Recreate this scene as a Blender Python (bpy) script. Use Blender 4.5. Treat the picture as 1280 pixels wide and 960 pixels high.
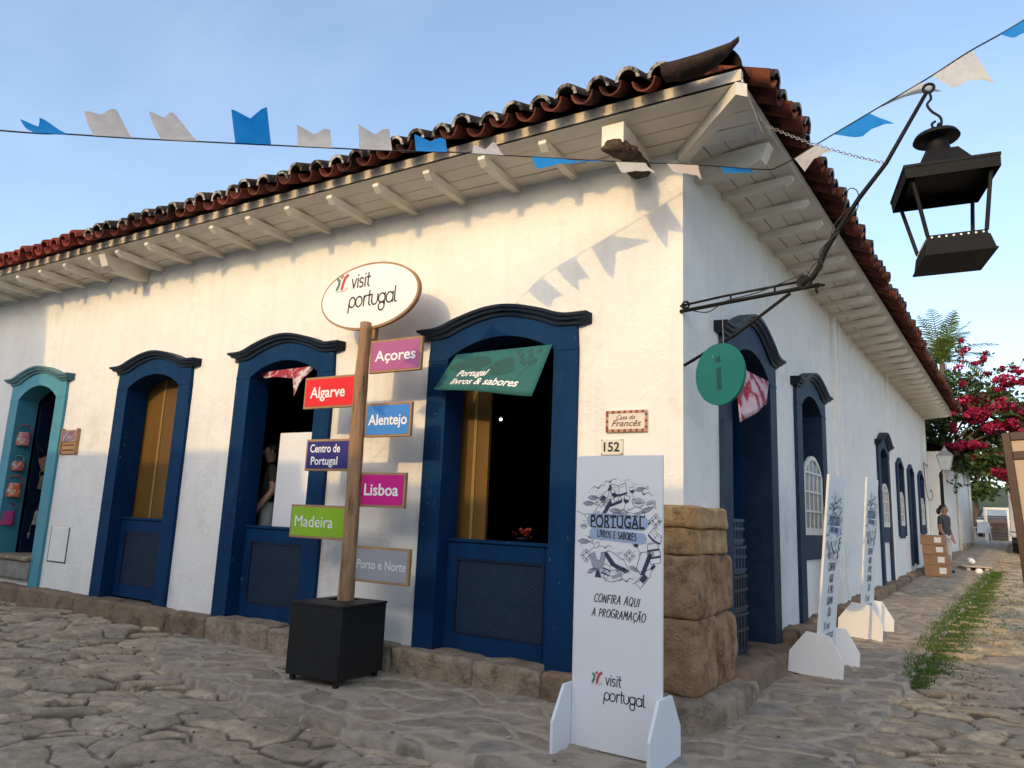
import bpy, bmesh, math, random
import numpy as np
from math import sin, cos, pi, radians, sqrt, atan2, hypot
from mathutils import Matrix, Vector
random.seed(7)
RNG = np.random.default_rng(11)
SC = bpy.context.scene
for o in list(bpy.data.objects): bpy.data.objects.remove(o)
COL = SC.collection

# ------------------------------------------------------------------ camera
cam_d = bpy.data.cameras.new('camera'); cam = bpy.data.objects.new('camera', cam_d); COL.objects.link(cam)
CAM = Vector((1.912, -6.0, 1.504))
YAW, PITCH, ROLL = radians(-31.0817), radians(10.3640), radians(2.3494)
_f = Vector((sin(YAW)*cos(PITCH), cos(YAW)*cos(PITCH), sin(PITCH)))
_r = Vector((cos(YAW), -sin(YAW), 0)); _u = _r.cross(_f)
_r2 = cos(ROLL)*_r + sin(ROLL)*_u; _u2 = -sin(ROLL)*_r + cos(ROLL)*_u
cam.matrix_world = Matrix(((_r2.x, _u2.x, -_f.x, CAM.x), (_r2.y, _u2.y, -_f.y, CAM.y), (_r2.z, _u2.z, -_f.z, CAM.z), (0, 0, 0, 1)))
cam_d.sensor_fit = 'HORIZONTAL'; cam_d.sensor_width = 36; cam_d.lens = 913.64*36/1280
cam_d.clip_start = .05; cam_d.clip_end = 2000
SC.camera = cam
SC.render.resolution_x = 1024; SC.render.resolution_y = 768

# ------------------------------------------------------------------ light
SUN_AZ, SUN_EL = radians(4.6), radians(23)          # azimuth measured from -y towards -x
w = bpy.data.worlds.new('World'); SC.world = w; w.use_nodes = True
nt = w.node_tree; bg = nt.nodes['Background']
sky = nt.nodes.new('ShaderNodeTexSky'); sky.sky_type = 'NISHITA'; sky.sun_disc = False
sky.sun_elevation = SUN_EL; sky.sun_rotation = pi + SUN_AZ
sky.air_density = 1.0; sky.dust_density = 2.4; sky.ozone_density = .9
tc = nt.nodes.new('ShaderNodeTexCoord'); mp = nt.nodes.new('ShaderNodeMapping'); mp.inputs['Scale'].default_value = (1.0, 2.6, 3.2)
mp.inputs['Rotation'].default_value = (.3, .5, .6)
nz = nt.nodes.new('ShaderNodeTexNoise'); nz.inputs['Scale'].default_value = 1.6; nz.inputs['Detail'].default_value = 7; nz.inputs['Roughness'].default_value = .55
rp = nt.nodes.new('ShaderNodeValToRGB'); rp.color_ramp.elements[0].position = .45; rp.color_ramp.elements[1].position = .85
rp.color_ramp.elements[0].color = (0, 0, 0, 1); rp.color_ramp.elements[1].color = (.08, .08, .08, 1)
mx = nt.nodes.new('ShaderNodeMixRGB'); mx.inputs['Color2'].default_value = (6.0, 6.4, 7.0, 1)
nt.links.new(tc.outputs['Generated'], mp.inputs['Vector']); nt.links.new(mp.outputs['Vector'], nz.inputs['Vector'])
nt.links.new(nz.outputs['Fac'], rp.inputs['Fac']); nt.links.new(rp.outputs['Color'], mx.inputs['Fac'])
hz = nt.nodes.new('ShaderNodeMixRGB'); hz.inputs['Fac'].default_value = .12; hz.inputs['Color2'].default_value = (1.3, 1.9, 2.7, 1)   # thin even haze over the sky
nt.links.new(sky.outputs['Color'], hz.inputs['Color1']); nt.links.new(hz.outputs['Color'], mx.inputs['Color1']); nt.links.new(mx.outputs['Color'], bg.inputs['Color'])
bg.inputs['Strength'].default_value = .15
sd = bpy.data.lights.new('sun', 'SUN'); sd.energy = 2.0; sd.angle = radians(.5); sd.color = (.40, .265, .105)
sun = bpy.data.objects.new('sun', sd); COL.objects.link(sun)
SUN_DIR = Vector((-sin(SUN_AZ)*cos(SUN_EL), -cos(SUN_AZ)*cos(SUN_EL), sin(SUN_EL)))
sun.rotation_euler = (-SUN_DIR).to_track_quat('-Z', 'Y').to_euler(); sun.location = (-3, -30, 20)
SC.view_settings.view_transform = 'Standard'; SC.view_settings.look = 'None'; SC.view_settings.gamma = 1
SC.view_settings.use_curve_mapping = False
SC.view_settings.exposure = 1.14
SC.render.engine = 'CYCLES'

# ------------------------------------------------------------------ materials
def mat(name, col, rough=.7, col2=None, nscale=4, lo=.35, hi=.65, detail=6, bump=0, bscale=30, metal=0, extra=None, ext=(.5, .7), escale=1.5, stretch=None, spec=None, bump2=0, b2scale=3, trans=0, emit=None, cells=None, chips=None, streak=None):
    m = bpy.data.materials.new(name); m.use_nodes = True; n = m.node_tree; b = n.nodes['Principled BSDF']
    b.inputs['Roughness'].default_value = rough; b.inputs['Metallic'].default_value = metal
    if spec is not None: b.inputs['Specular IOR Level'].default_value = spec
    b.inputs['Base Color'].default_value = (*col, 1)
    t = n.nodes.new('ShaderNodeTexCoord'); vec = t.outputs['Object']
    if stretch:
        k = n.nodes.new('ShaderNodeMapping'); k.inputs['Scale'].default_value = stretch; n.links.new(vec, k.inputs['Vector']); vec = k.outputs['Vector']
    cur = None
    def noise(sc, d=6, r=.6):
        q = n.nodes.new('ShaderNodeTexNoise'); q.inputs['Scale'].default_value = sc; q.inputs['Detail'].default_value = d; q.inputs['Roughness'].default_value = r
        n.links.new(vec, q.inputs['Vector']); return q.outputs['Fac']
    def ramp(f, a, c):
        q = n.nodes.new('ShaderNodeMapRange'); q.inputs['From Min'].default_value = a; q.inputs['From Max'].default_value = c; n.links.new(f, q.inputs['Value']); return q.outputs['Result']
    if col2 is not None:
        x = n.nodes.new('ShaderNodeMixRGB'); x.inputs['Color1'].default_value = (*col, 1); x.inputs['Color2'].default_value = (*col2, 1)
        n.links.new(ramp(noise(nscale, detail), lo, hi), x.inputs['Fac']); cur = x.outputs['Color']
    if extra is not None:
        x = n.nodes.new('ShaderNodeMixRGB'); x.inputs['Color2'].default_value = (*extra, 1)
        if cur: n.links.new(cur, x.inputs['Color1'])
        else: x.inputs['Color1'].default_value = (*col, 1)
        n.links.new(ramp(noise(escale, 8, .7), ext[0], ext[1]), x.inputs['Fac']); cur = x.outputs['Color']
    if chips:
        x = n.nodes.new('ShaderNodeMixRGB'); x.inputs['Color2'].default_value = (*chips, 1); n.links.new(cur, x.inputs['Color1'])
        q = n.nodes.new('ShaderNodeMath'); q.operation = 'MULTIPLY'; n.links.new(ramp(noise(26, 9, .75), .645, .665), q.inputs[0]); n.links.new(ramp(noise(2.1, 3, .5), .5, .62), q.inputs[1])
        n.links.new(q.outputs['Value'], x.inputs['Fac']); cur = x.outputs['Color']
    if streak:
        k = n.nodes.new('ShaderNodeMapping'); k.inputs['Scale'].default_value = (3.2, 3.2, .3); n.links.new(t.outputs['Object'], k.inputs['Vector'])
        q = n.nodes.new('ShaderNodeTexNoise'); q.inputs['Scale'].default_value = 2.2; q.inputs['Detail'].default_value = 8; q.inputs['Roughness'].default_value = .65; n.links.new(k.outputs['Vector'], q.inputs['Vector'])
        x = n.nodes.new('ShaderNodeMixRGB'); x.inputs['Color2'].default_value = (*streak, 1); n.links.new(cur, x.inputs['Color1'])
        r = n.nodes.new('ShaderNodeMapRange'); r.inputs['From Min'].default_value = .5; r.inputs['From Max'].default_value = .85; r.inputs['To Max'].default_value = .38; n.links.new(q.outputs['Fac'], r.inputs['Value'])
        n.links.new(r.outputs['Result'], x.inputs['Fac']); cur = x.outputs['Color']
    if cells:
        a = n.nodes.new('ShaderNodeAttribute'); a.attribute_name = 'tone'
        x = n.nodes.new('ShaderNodeMixRGB'); x.blend_type = 'MULTIPLY'; x.inputs['Fac'].default_value = 1
        r = n.nodes.new('ShaderNodeMapRange'); r.inputs['To Min'].default_value = cells[0]; r.inputs['To Max'].default_value = cells[1]
        n.links.new(a.outputs['Fac'], r.inputs['Value'])
        if cur: n.links.new(cur, x.inputs['Color1'])
        else: x.inputs['Color1'].default_value = (*col, 1)
        n.links.new(r.outputs['Result'], x.inputs['Color2']); cur = x.outputs['Color']
    if cur: n.links.new(cur, b.inputs['Base Color'])
    nrm = None
    for st, sc in ((bump, bscale), (bump2, b2scale)):
        if st:
            q = n.nodes.new('ShaderNodeBump'); q.inputs['Strength'].default_value = st; q.inputs['Distance'].default_value = .02 if sc > 10 else .06
            n.links.new(noise(sc), q.inputs['Height'])
            if nrm: n.links.new(nrm, q.inputs['Normal'])
            nrm = q.outputs['Normal']
    if nrm: n.links.new(nrm, b.inputs['Normal'])
    if trans:
        tr = n.nodes.new('ShaderNodeBsdfTranslucent'); ms = n.nodes.new('ShaderNodeMixShader'); ms.inputs['Fac'].default_value = trans
        if cur: n.links.new(cur, tr.inputs['Color'])
        else: tr.inputs['Color'].default_value = (*col, 1)
        n.links.new(b.outputs['BSDF'], ms.inputs[1]); n.links.new(tr.outputs['BSDF'], ms.inputs[2]); n.links.new(ms.outputs['Shader'], n.nodes['Material Output'].inputs['Surface'])
    if emit:
        b.inputs['Emission Color'].default_value = (*emit[0], 1); b.inputs['Emission Strength'].default_value = emit[1]
    return m

M = {}
M['wall'] = mat('whitewash', (.83, .81, .77), .92, (.76, .745, .71), 1.3, .4, .7, 8, bump=.28, bscale=22, bump2=.5, b2scale=2.2, extra=(.6, .58, .53), ext=(.56, .8), escale=1.4, spec=.1, streak=(.56, .545, .5))
M['soffit'] = mat('painted_boards', (.78, .73, .63), .85, (.64, .59, .5), 3, .35, .75, bump=.15, bscale=18, extra=(.5, .46, .39), ext=(.64, .85), escale=4, spec=.1)
M['blue'] = mat('blue_paint', (.0015, .026, .085), .68, (.0025, .036, .108), 5, .35, .7, bump=.4, bscale=16, stretch=(1, 1, .3), extra=(.012, .055, .12), ext=(.6, .8), escale=3, spec=.13, chips=(.30, .32, .33))
M['bluedark'] = mat('dark_blue_paint', (.003, .012, .036), .5, (.005, .017, .045), 5, .35, .7, bump=.15, bscale=16, spec=.35)
M['cornice'] = mat('blue_black_paint', (.006, .014, .03), .55, (.011, .022, .042), 6, bump=.2, bscale=20, spec=.3)
M['sideblue'] = mat('grey_blue_paint', (.012, .029, .064), .6, (.02, .04, .08), 6, bump=.2, bscale=20, extra=(.06, .075, .1), ext=(.68, .85), escale=6, spec=.15, chips=(.3, .31, .31))
M['lattice'] = mat('lattice_blue', (.028, .05, .085), .55, (.04, .065, .105), 9, spec=.3)
M['teal'] = mat('turquoise_paint', (.06, .25, .33), .55, (.08, .29, .37), 5, bump=.15, bscale=16, spec=.3)
M['tealdark'] = mat('turquoise_moulding', (.07, .17, .2), .6, (.1, .24, .28), 6, bump=.15, bscale=16)
M['yellow'] = mat('shaded_ochre_paint', (.15, .075, .006), .6, (.11, .052, .005), 3, bump=.1, bscale=14, stretch=(1, 1, .2))  # ochre darkened in the colour to stand in for shade on the inner leaves
M['yellowline'] = mat('pale_ochre', (.28, .17, .05), .6)
M['dark'] = mat('interior_shade', (.02, .017, .014), .95, (.03, .025, .02), 2, spec=.0)  # room shade put into the colour: near black, so the openings read dark
M['black'] = mat('black_board', (.012, .012, .013), .5, (.018, .018, .018), 8, bump=.05, bscale=60, spec=.3)
M['iron'] = mat('wrought_iron', (.0055, .0053, .005), .6, (.009, .0085, .008), 12, bump=.12, bscale=60, metal=0, spec=.2)
M['chain'] = mat('dull_zinc', (.35, .33, .3), .5, metal=.6)
M['white'] = mat('white_panel', (.80, .81, .83), .55, (.77, .78, .8), 3, spec=.3)
M['offwhite'] = mat('off_white_paint', (.72, .7, .64), .6, (.62, .6, .55), 9, spec=.2)
M['shellac'] = mat('sign_face', (.86, .85, .83), .5, (.82, .81, .79), 2, spec=.3)
M['wood'] = mat('raw_wood', (.42, .26, .14), .8, (.25, .135, .065), 5, .3, .7, bump=.6, bscale=26, stretch=(7, 7, .8), extra=(.085, .045, .025), ext=(.54, .66), escale=2.6)
M['ply'] = mat('plywood_edge', (.42, .25, .12), .7, (.3, .17, .08), 8, .3, .7, bump=.15, bscale=40, stretch=(1, 1, 4), extra=(.17, .09, .045), ext=(.62, .7), escale=7)
M['tile'] = mat('terracotta', (.19, .058, .036), .9, (.115, .036, .026), 7, .3, .65, bump=.4, bscale=34, extra=(.025, .021, .019), ext=(.5, .66), escale=3.2, spec=.1, cells=(.6, 1.25))
M['tiletop'] = mat('weathered_terracotta', (.085, .05, .038), .95, (.03, .027, .025), 6, .3, .6, bump=.5, bscale=30, extra=(.16, .14, .12), ext=(.6, .8), escale=9, spec=.05, cells=(.6, 1.25))
M['tilered'] = mat('newer_terracotta', (.27, .055, .038), .9, (.18, .04, .03), 7, .3, .65, bump=.4, bscale=34, spec=.1, cells=(.7, 1.2))
M['plaster'] = mat('lime_mortar', (.56, .54, .49), .95, (.24, .22, .19), 10, .35, .62, bump=.6, bscale=40, extra=(.035, .03, .026), ext=(.45, .56), escale=7, spec=.05)
M['scallop'] = mat('eave_mortar', (.7, .62, .5), .95, (.5, .42, .33), 8, .4, .7, bump=.4, bscale=30, spec=.05)
M['rot'] = mat('rotten_wood', (.12, .075, .045), .95, (.035, .02, .014), 18, .35, .6, bump=1, bscale=60)
M['stone'] = mat('granite_block', (.30, .165, .085), .9, (.43, .27, .155), 5.2, .4, .6, 10, bump=1, bscale=40, bump2=.8, b2scale=9, extra=(.12, .07, .042), ext=(.52, .64), escale=3.1, spec=.15)
M['stonegold'] = mat('golden_granite', (.36, .205, .09), .9, (.52, .345, .17), 5.6, .4, .6, 10, bump=1, bscale=40, bump2=.8, b2scale=6, extra=(.12, .07, .04), ext=(.54, .7), escale=4, spec=.15)
M['stonegrey'] = mat('grey_kerb_stone', (.40, .325, .235), .95, (.26, .2, .14), 5, .38, .62, 9, bump=.9, bscale=34, bump2=1, b2scale=7, extra=(.10, .085, .055), ext=(.55, .7), escale=3.5, spec=.1)
M['mortar'] = mat('cement', (.3, .28, .25), .95, (.2, .19, .17), 6, bump=.5, bscale=40, spec=.1)
M['flagblue'] = mat('blue_paper', (.012, .27, .74), .7, (.02, .3, .78), 10, trans=.5)
M['flagwhite'] = mat('white_paper', (.72, .70, .67), .75, (.62, .6, .58), 10, trans=.5)
M['flagpink'] = mat('pale_pink_paper', (.72, .62, .58), .75, trans=.4)
M['cord'] = mat('dark_cord', (.03, .028, .03), .8)
M['teal_disc'] = mat('teal_lacquer', (.0015, .15, .142), .7, (.002, .135, .128), 4)
M['teal_dark'] = mat('dark_teal', (.004, .06, .062), .6)
M['ink'] = mat('ink', (.02, .021, .03), .6)
M['navyink'] = mat('navy_ink', (.035, .045, .10), .6)
M['greyink'] = mat('grey_ink', (.34, .36, .43), .6)
M['paleblue'] = mat('pale_blue_ink', (.33, .44, .62), .6)
M['letter'] = mat('white_letter', (.85, .85, .85), .5)
M['logogreen'] = mat('logo_green', (.09, .2, .13), .5)
M['logored'] = mat('logo_red', (.52, .06, .06), .5)
M['logogrey'] = mat('logo_grey', (.42, .4, .38), .5)
M['cardboard'] = mat('cardboard', (.36, .2, .105), .85, (.30, .165, .085), 5, bump=.1, bscale=20)
M['paper'] = mat('paper_label', (.75, .74, .7), .7)
M['skin'] = mat('skin', (.30, .16, .10), .6)
M['skinlight'] = mat('skin_light', (.42, .23, .15), .6)
M['hair'] = mat('dark_hair', (.012, .009, .008), .5)
M['shirt'] = mat('charcoal_cotton', (.05, .05, .055), .9)
M['trousers'] = mat('pale_trousers', (.5, .48, .45), .9)
M['crate'] = mat('blue_plastic', (.005, .028, .066), .5, (.007, .034, .078), 6)
M['cratedark'] = mat('navy_plastic', (.003, .010, .026), .55)
M['glass'] = mat('lantern_glass', (.55, .58, .58), .2, (.45, .48, .48), 5, spec=.5)
M['bark'] = mat('bark', (.10, .075, .055), .95, (.06, .045, .035), 9, bump=.8, bscale=25)
M['leaf'] = mat('leaf_green', (.045, .085, .018), .6, (.03, .06, .014), 1.2, trans=.25, cells=(.45, 1.5))
M['palmleaf'] = mat('palm_green', (.12, .165, .03), .5, (.08, .12, .022), 1.5, trans=.3, cells=(.6, 1.5))
M['bract'] = mat('magenta_bract', (.42, .012, .075), .65, (.30, .012, .06), 1.5, trans=.3, cells=(.6, 1.35))
M['grass'] = mat('grass_green', (.07, .14, .02), .8, (.10, .15, .032), 3, trans=.25, cells=(.6, 1.5))
M['hill'] = mat('hill_forest', (.05, .075, .022), .95, (.02, .035, .012), .35, .35, .65, bump=1, bscale=1.2)
M['framewood'] = mat('dark_varnish', (.055, .028, .018), .4, (.08, .04, .025), 9)
M['parchment'] = mat('beige_board', (.55, .42, .3), .8, (.48, .36, .25), 2)
M['carpaint'] = mat('dark_car_paint', (.05, .035, .03), .3, spec=.5)
M['rubber'] = mat('rubber', (.012, .012, .012), .8)
M['window_glass'] = mat('car_glass', (.25, .3, .33), .1, spec=.6)
M['roofplain'] = M['tiletop']
M['bulb'] = mat('lit_bulb', (1, .9, .75), .5, emit=((1, .85, .62), 18))
M['redlamp'] = mat('red_ornament', (.45, .04, .02), .4, (.2, .02, .01), 20)
M['ochrewall'] = mat('far_facade', (.72, .68, .6), .9, (.62, .58, .5), 1.2, bump=.2, bscale=12)

# ------------------------------------------------------------------ geometry helpers
TH = radians(4.19749)
SDV = Vector((sin(TH), cos(TH), 0)); SNV = Vector((cos(TH), -sin(TH), 0))
FRONT = Matrix.Identity(4)
SIDE = Matrix(((SDV.x, -SNV.x, 0, 0), (SDV.y, -SNV.y, 0, 0), (0, 0, 1, 0), (0, 0, 0, 1)))   # local x along the wall, y inward, z up
def sp(s, o, z): return Vector((SDV.x*s + SNV.x*o, SDV.y*s + SNV.y*o, z))
def frame_m(loc, rotz=0, tilt=0): return Matrix.Translation(loc) @ Matrix.Rotation(rotz, 4, 'Z') @ Matrix.Rotation(tilt, 4, 'X')

class MB:
    def __init__(s, T=None): s.v = []; s.f = []; s.m = []; s.T = T or FRONT; s.tone = None
    def add(s, vs, fs, mi=0):
        k = len(s.v); s.v += [s.T @ Vector(p) for p in vs]; s.f += [[i+k for i in f] for f in fs]; s.m += [mi]*len(fs)
    def box(s, x0, x1, y0, y1, z0, z1, mi=0):
        s.add([(x0,y0,z0),(x1,y0,z0),(x1,y1,z0),(x0,y1,z0),(x0,y0,z1),(x1,y0,z1),(x1,y1,z1),(x0,y1,z1)],
              [(0,3,2,1),(4,5,6,7),(0,1,5,4),(1,2,6,5),(2,3,7,6),(3,0,4,7)], mi)
    def obox(s, c, ax, ay, az, mi=0):      # oriented box: centre and three half-axis vectors
        c, ax, ay, az = map(Vector, (c, ax, ay, az)); P = []
        for k in (-1, 1):
            for a, b in ((-1,-1),(1,-1),(1,1),(-1,1)): P.append(c+ax*a+ay*b+az*k)
        s.add(P, [(0,3,2,1),(4,5,6,7),(0,1,5,4),(1,2,6,5),(2,3,7,6),(3,0,4,7)], mi)
    def prism(s, poly, y0, y1, mi=0):       # polygon in local x,z swept along y
        n = len(poly); s.add([(x,y0,z) for x,z in poly]+[(x,y1,z) for x,z in poly],
            [list(range(n)), list(range(2*n-1, n-1, -1))]+[(i,n+i,n+(i+1)%n,(i+1)%n) for i in range(n)], mi)
    def prismz(s, poly, z0, z1, mi=0):
        n = len(poly); s.add([(x,y,z0) for x,y in poly]+[(x,y,z1) for x,y in poly],
            [list(range(n-1,-1,-1)), list(range(n, 2*n))]+[(i,(i+1)%n,n+(i+1)%n,n+i) for i in range(n)], mi)
    def tube(s, pts, r, seg=8, mi=0, caps=True):
        pts = [Vector(p) for p in pts]; n = len(pts); rs = r if isinstance(r, (list, tuple)) else [r]*n
        V = []; ref = None
        for i, p in enumerate(pts):
            t = (pts[min(i+1,n-1)]-pts[max(i-1,0)]).normalized()
            if ref is None: ref = t.orthogonal().normalized()
            ref = (ref - t*ref.dot(t)); ref = ref.normalized() if ref.length > 1e-6 else t.orthogonal().normalized()
            b = t.cross(ref)
            for k in range(seg):
                a = 2*pi*k/seg; V.append(p+(ref*cos(a)+b*sin(a))*rs[i])
        F = [(i*seg+k, i*seg+(k+1)%seg, (i+1)*seg+(k+1)%seg, (i+1)*seg+k) for i in range(n-1) for k in range(seg)]
        if caps: F += [list(range(seg-1,-1,-1)), list(range((n-1)*seg, n*seg))]
        s.add(V, F, mi)
    def lathe(s, prof, c=(0,0,0), seg=20, mi=0, axis=None):
        V = []; c = Vector(c)
        for r, z in prof:
            for k in range(seg):
                a = 2*pi*k/seg; V.append(c+Vector((r*cos(a), r*sin(a), z)))
        n = len(prof)
        F = [(i*seg+k, i*seg+(k+1)%seg, (i+1)*seg+(k+1)%seg, (i+1)*seg+k) for i in range(n-1) for k in range(seg)]
        if prof[0][0] > 1e-4: F.append(list(range(seg-1,-1,-1)))
        if prof[-1][0] > 1e-4: F.append(list(range((n-1)*seg, n*seg)))
        s.add(V, F, mi)
    def sphere(s, c, rx, ry=None, rz=None, seg=12, rings=8, mi=0):
        ry = ry or rx; rz = rz or rx
        V = []; F = []
        for i in range(rings+1):
            t = pi*i/rings
            for k in range(seg):
                a = 2*pi*k/seg; V.append((c[0]+rx*sin(t)*cos(a), c[1]+ry*sin(t)*sin(a), c[2]+rz*cos(t)))
        for i in range(rings):
            for k in range(seg): F.append((i*seg+k, (i+1)*seg+k, (i+1)*seg+(k+1)%seg, i*seg+(k+1)%seg))
        s.add(V, F, mi)
    def torus(s, c, R, r, nrm=(0,0,1), seg=16, rs=6, a0=0, a1=2*pi, mi=0):
        n = Vector(nrm).normalized(); u = n.orthogonal().normalized(); v = n.cross(u); c = Vector(c)
        s.tube([c+(u*cos(a0+(a1-a0)*i/seg)+v*sin(a0+(a1-a0)*i/seg))*R for i in range(seg+1)], r, rs, mi)
    def ribbon(s, pts, w, y=0, mi=0, to=None):      # flat stroke in local x,z facing -y
        P = [Vector((p[0], p[1])) for p in pts]; n = len(P)
        if n < 2: return
        for i in range(1, n-1):          # sharp corners are drawn as two strokes
            a, b = P[i]-P[i-1], P[i+1]-P[i]
            if a.length > 1e-9 and b.length > 1e-9 and a.normalized().dot(b.normalized()) < .45:
                s.ribbon(P[:i+1], w, y, mi, to); s.ribbon(P[i:], w, y-.00015, mi, to); return
        V = []
        for i, p in enumerate(P):
            t = (P[min(i+1,n-1)]-P[max(i-1,0)])
            t = t.normalized() if t.length > 1e-9 else Vector((1,0))
            nn = Vector((-t.y, t.x))
            k = w/2
            if 0 < i < n-1:
                a = (P[i]-P[i-1]).normalized(); c = max(.6, abs(a.dot(t))); k = k/c
            e = Vector((0,0))
            if i == 0: e = -t*w*.35
            if i == n-1: e = t*w*.35
            V += [p+e+nn*k, p+e-nn*k]
        if to: V = [to(q) for q in V]
        s.add([(q[0], y, q[1]) for q in V], [(2*i+1, 2*i+3, 2*i+2, 2*i) for i in range(n-1)], mi)
    def flat(s, poly, y=0, mi=0, to=None):
        V = [Vector(q) for q in poly]
        if to: V = [to(q) for q in V]
        s.add([(q[0], y, q[1]) for q in V], [list(range(len(V)))], mi)

ORG = {}
def meshobj(name, mb, mats, parent=None, smooth=False, loc=None):
    """one mesh object; vertices are in world coordinates, the object's origin is its parent's origin (or loc)"""
    o0 = Vector(loc) if loc is not None else (ORG[parent.name] if parent else Vector((0, 0, 0)))
    me = bpy.data.meshes.new(name)
    me.from_pydata([tuple(p-o0) for p in mb.v], [], mb.f)
    ms = mats if isinstance(mats, (list, tuple)) else [mats]
    for m in ms: me.materials.append(m)
    if len(ms) > 1: me.polygons.foreach_set('material_index', mb.m)
    if smooth: me.polygons.foreach_set('use_smooth', [True]*len(me.polygons))
    if mb.tone is not None:
        a = me.attributes.new('tone', 'FLOAT', 'POINT'); a.data.foreach_set('value', mb.tone)
    me.update()
    o = bpy.data.objects.new(name, me); COL.objects.link(o); ORG[o.name] = o0.copy()
    if parent: o.parent = parent; o.location = o0 - ORG[parent.name]
    else: o.location = o0
    return o
def tag(o, label, cat=None, group=None, kind=None):
    if label: o['label'] = label
    if cat: o['category'] = cat
    if group: o['group'] = group
    if kind: o['kind'] = kind
    return o
def thing(name, label, cat, loc=(0, 0, 0), group=None):
    o = bpy.data.objects.new(name, None); COL.objects.link(o); o.location = loc; o.empty_display_size = .1
    ORG[o.name] = Vector(loc); return tag(o, label, cat, group)
def bevel(o, w=.008, seg=2, ang=40):
    b = o.modifiers.new('bevel', 'BEVEL'); b.width = w; b.segments = seg; b.limit_method = 'ANGLE'; b.angle_limit = radians(ang); return o
def autosmooth(o, ang=40):
    me = o.data; me.polygons.foreach_set('use_smooth', [True]*len(me.polygons))
    try: me.set_sharp_from_angle(angle=radians(ang))
    except Exception: pass
    return o

# text: real font outlines turned into a flat mesh
_tc = {}
def text_geo(body, bold=0.0, shear=0.0, res=4, cw=1.0):
    key = (body, bold, shear, cw)
    if key in _tc: return _tc[key]
    cu = bpy.data.curves.new('lettering', 'FONT'); cu.body = body; cu.size = 1; cu.offset = bold; cu.shear = shear; cu.resolution_u = res
    cu.space_character = cw; cu.align_x = 'CENTER'; cu.fill_mode = 'FRONT'
    o = bpy.data.objects.new('lettering', cu); COL.objects.link(o)
    dg = bpy.context.evaluated_depsgraph_get(); me = bpy.data.meshes.new_from_object(o.evaluated_get(dg))
    V = [(p.co.x, p.co.y) for p in me.vertices]; F = [list(p.vertices) for p in me.polygons]
    bpy.data.objects.remove(o); bpy.data.curves.remove(cu); bpy.data.meshes.remove(me)
    xs = [p[0] for p in V]; c = (min(xs)+max(xs))/2
    V = [(x-c, y) for x, y in V]
    _tc[key] = (V, F, max(xs)-min(xs)); return _tc[key]
def add_text(mb, body, x, z, size, y=0, mi=0, bold=0, shear=0, width=None, fn=None):
    V, F, w_ = text_geo(body, bold, shear)
    sx = size if width is None else width/w_
    P = [(x+a*sx, z+b*size) for a, b in V]
    if fn: P = [fn(p) for p in P]
    mb.add([(p[0], y, p[1]) if len(p) == 2 else p for p in P], F, mi)

# stroke lettering (rounded and handwritten alphabets)
def arc(cx, cy, rx, ry, a0, a1, n=10):
    return [(cx+rx*cos(radians(a0+(a1-a0)*i/n)), cy+ry*sin(radians(a0+(a1-a0)*i/n))) for i in range(n+1)]
ROUND = {
 'v': (.68, [[(0,1),(.3,0),(.6,1)]]), 'i': (.36, [[(.16,0),(.16,1)], [(.16,1.32),(.16,1.4)]]),
 's': (.64, [arc(.28,.76,.24,.24,30,250,8)+arc(.28,.26,.24,.26,80,-140,8)]), 't': (.5, [[(.2,1.45),(.2,.25)]+arc(.4,.25,.2,.25,180,270,6), [(0,1),(.45,1)]]),
 'P': (.85, [[(.0,-.5),(.05,.6)]+arc(.42,.5,.38,.5,165,-160,16)]), 'o': (.95, [arc(.42,.5,.4,.5,90,450,20)]),
 'r': (.55, [[(.1,0),(.1,1)], [(.1,.55)]+arc(.45,.55,.35,.45,180,95,6)]), 'u': (.85, [[(.05,1),(.05,.4)]+arc(.4,.4,.35,.4,180,360,10)+[(.75,1)]]),
 'g': (.95, [arc(.42,.55,.38,.45,40,320,16), [(.8,1),(.8,-.2)]+arc(.45,-.25,.35,.4,0,-330,16)]), 'a': (.95, [arc(.42,.5,.4,.5,40,320,16), [(.82,1),(.82,0)]]),
 'l': (.5, [[(.08,1.5),(.08,.25)]+arc(.3,.25,.22,.25,180,280,6)]), ' ': (.5, [])}
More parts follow.
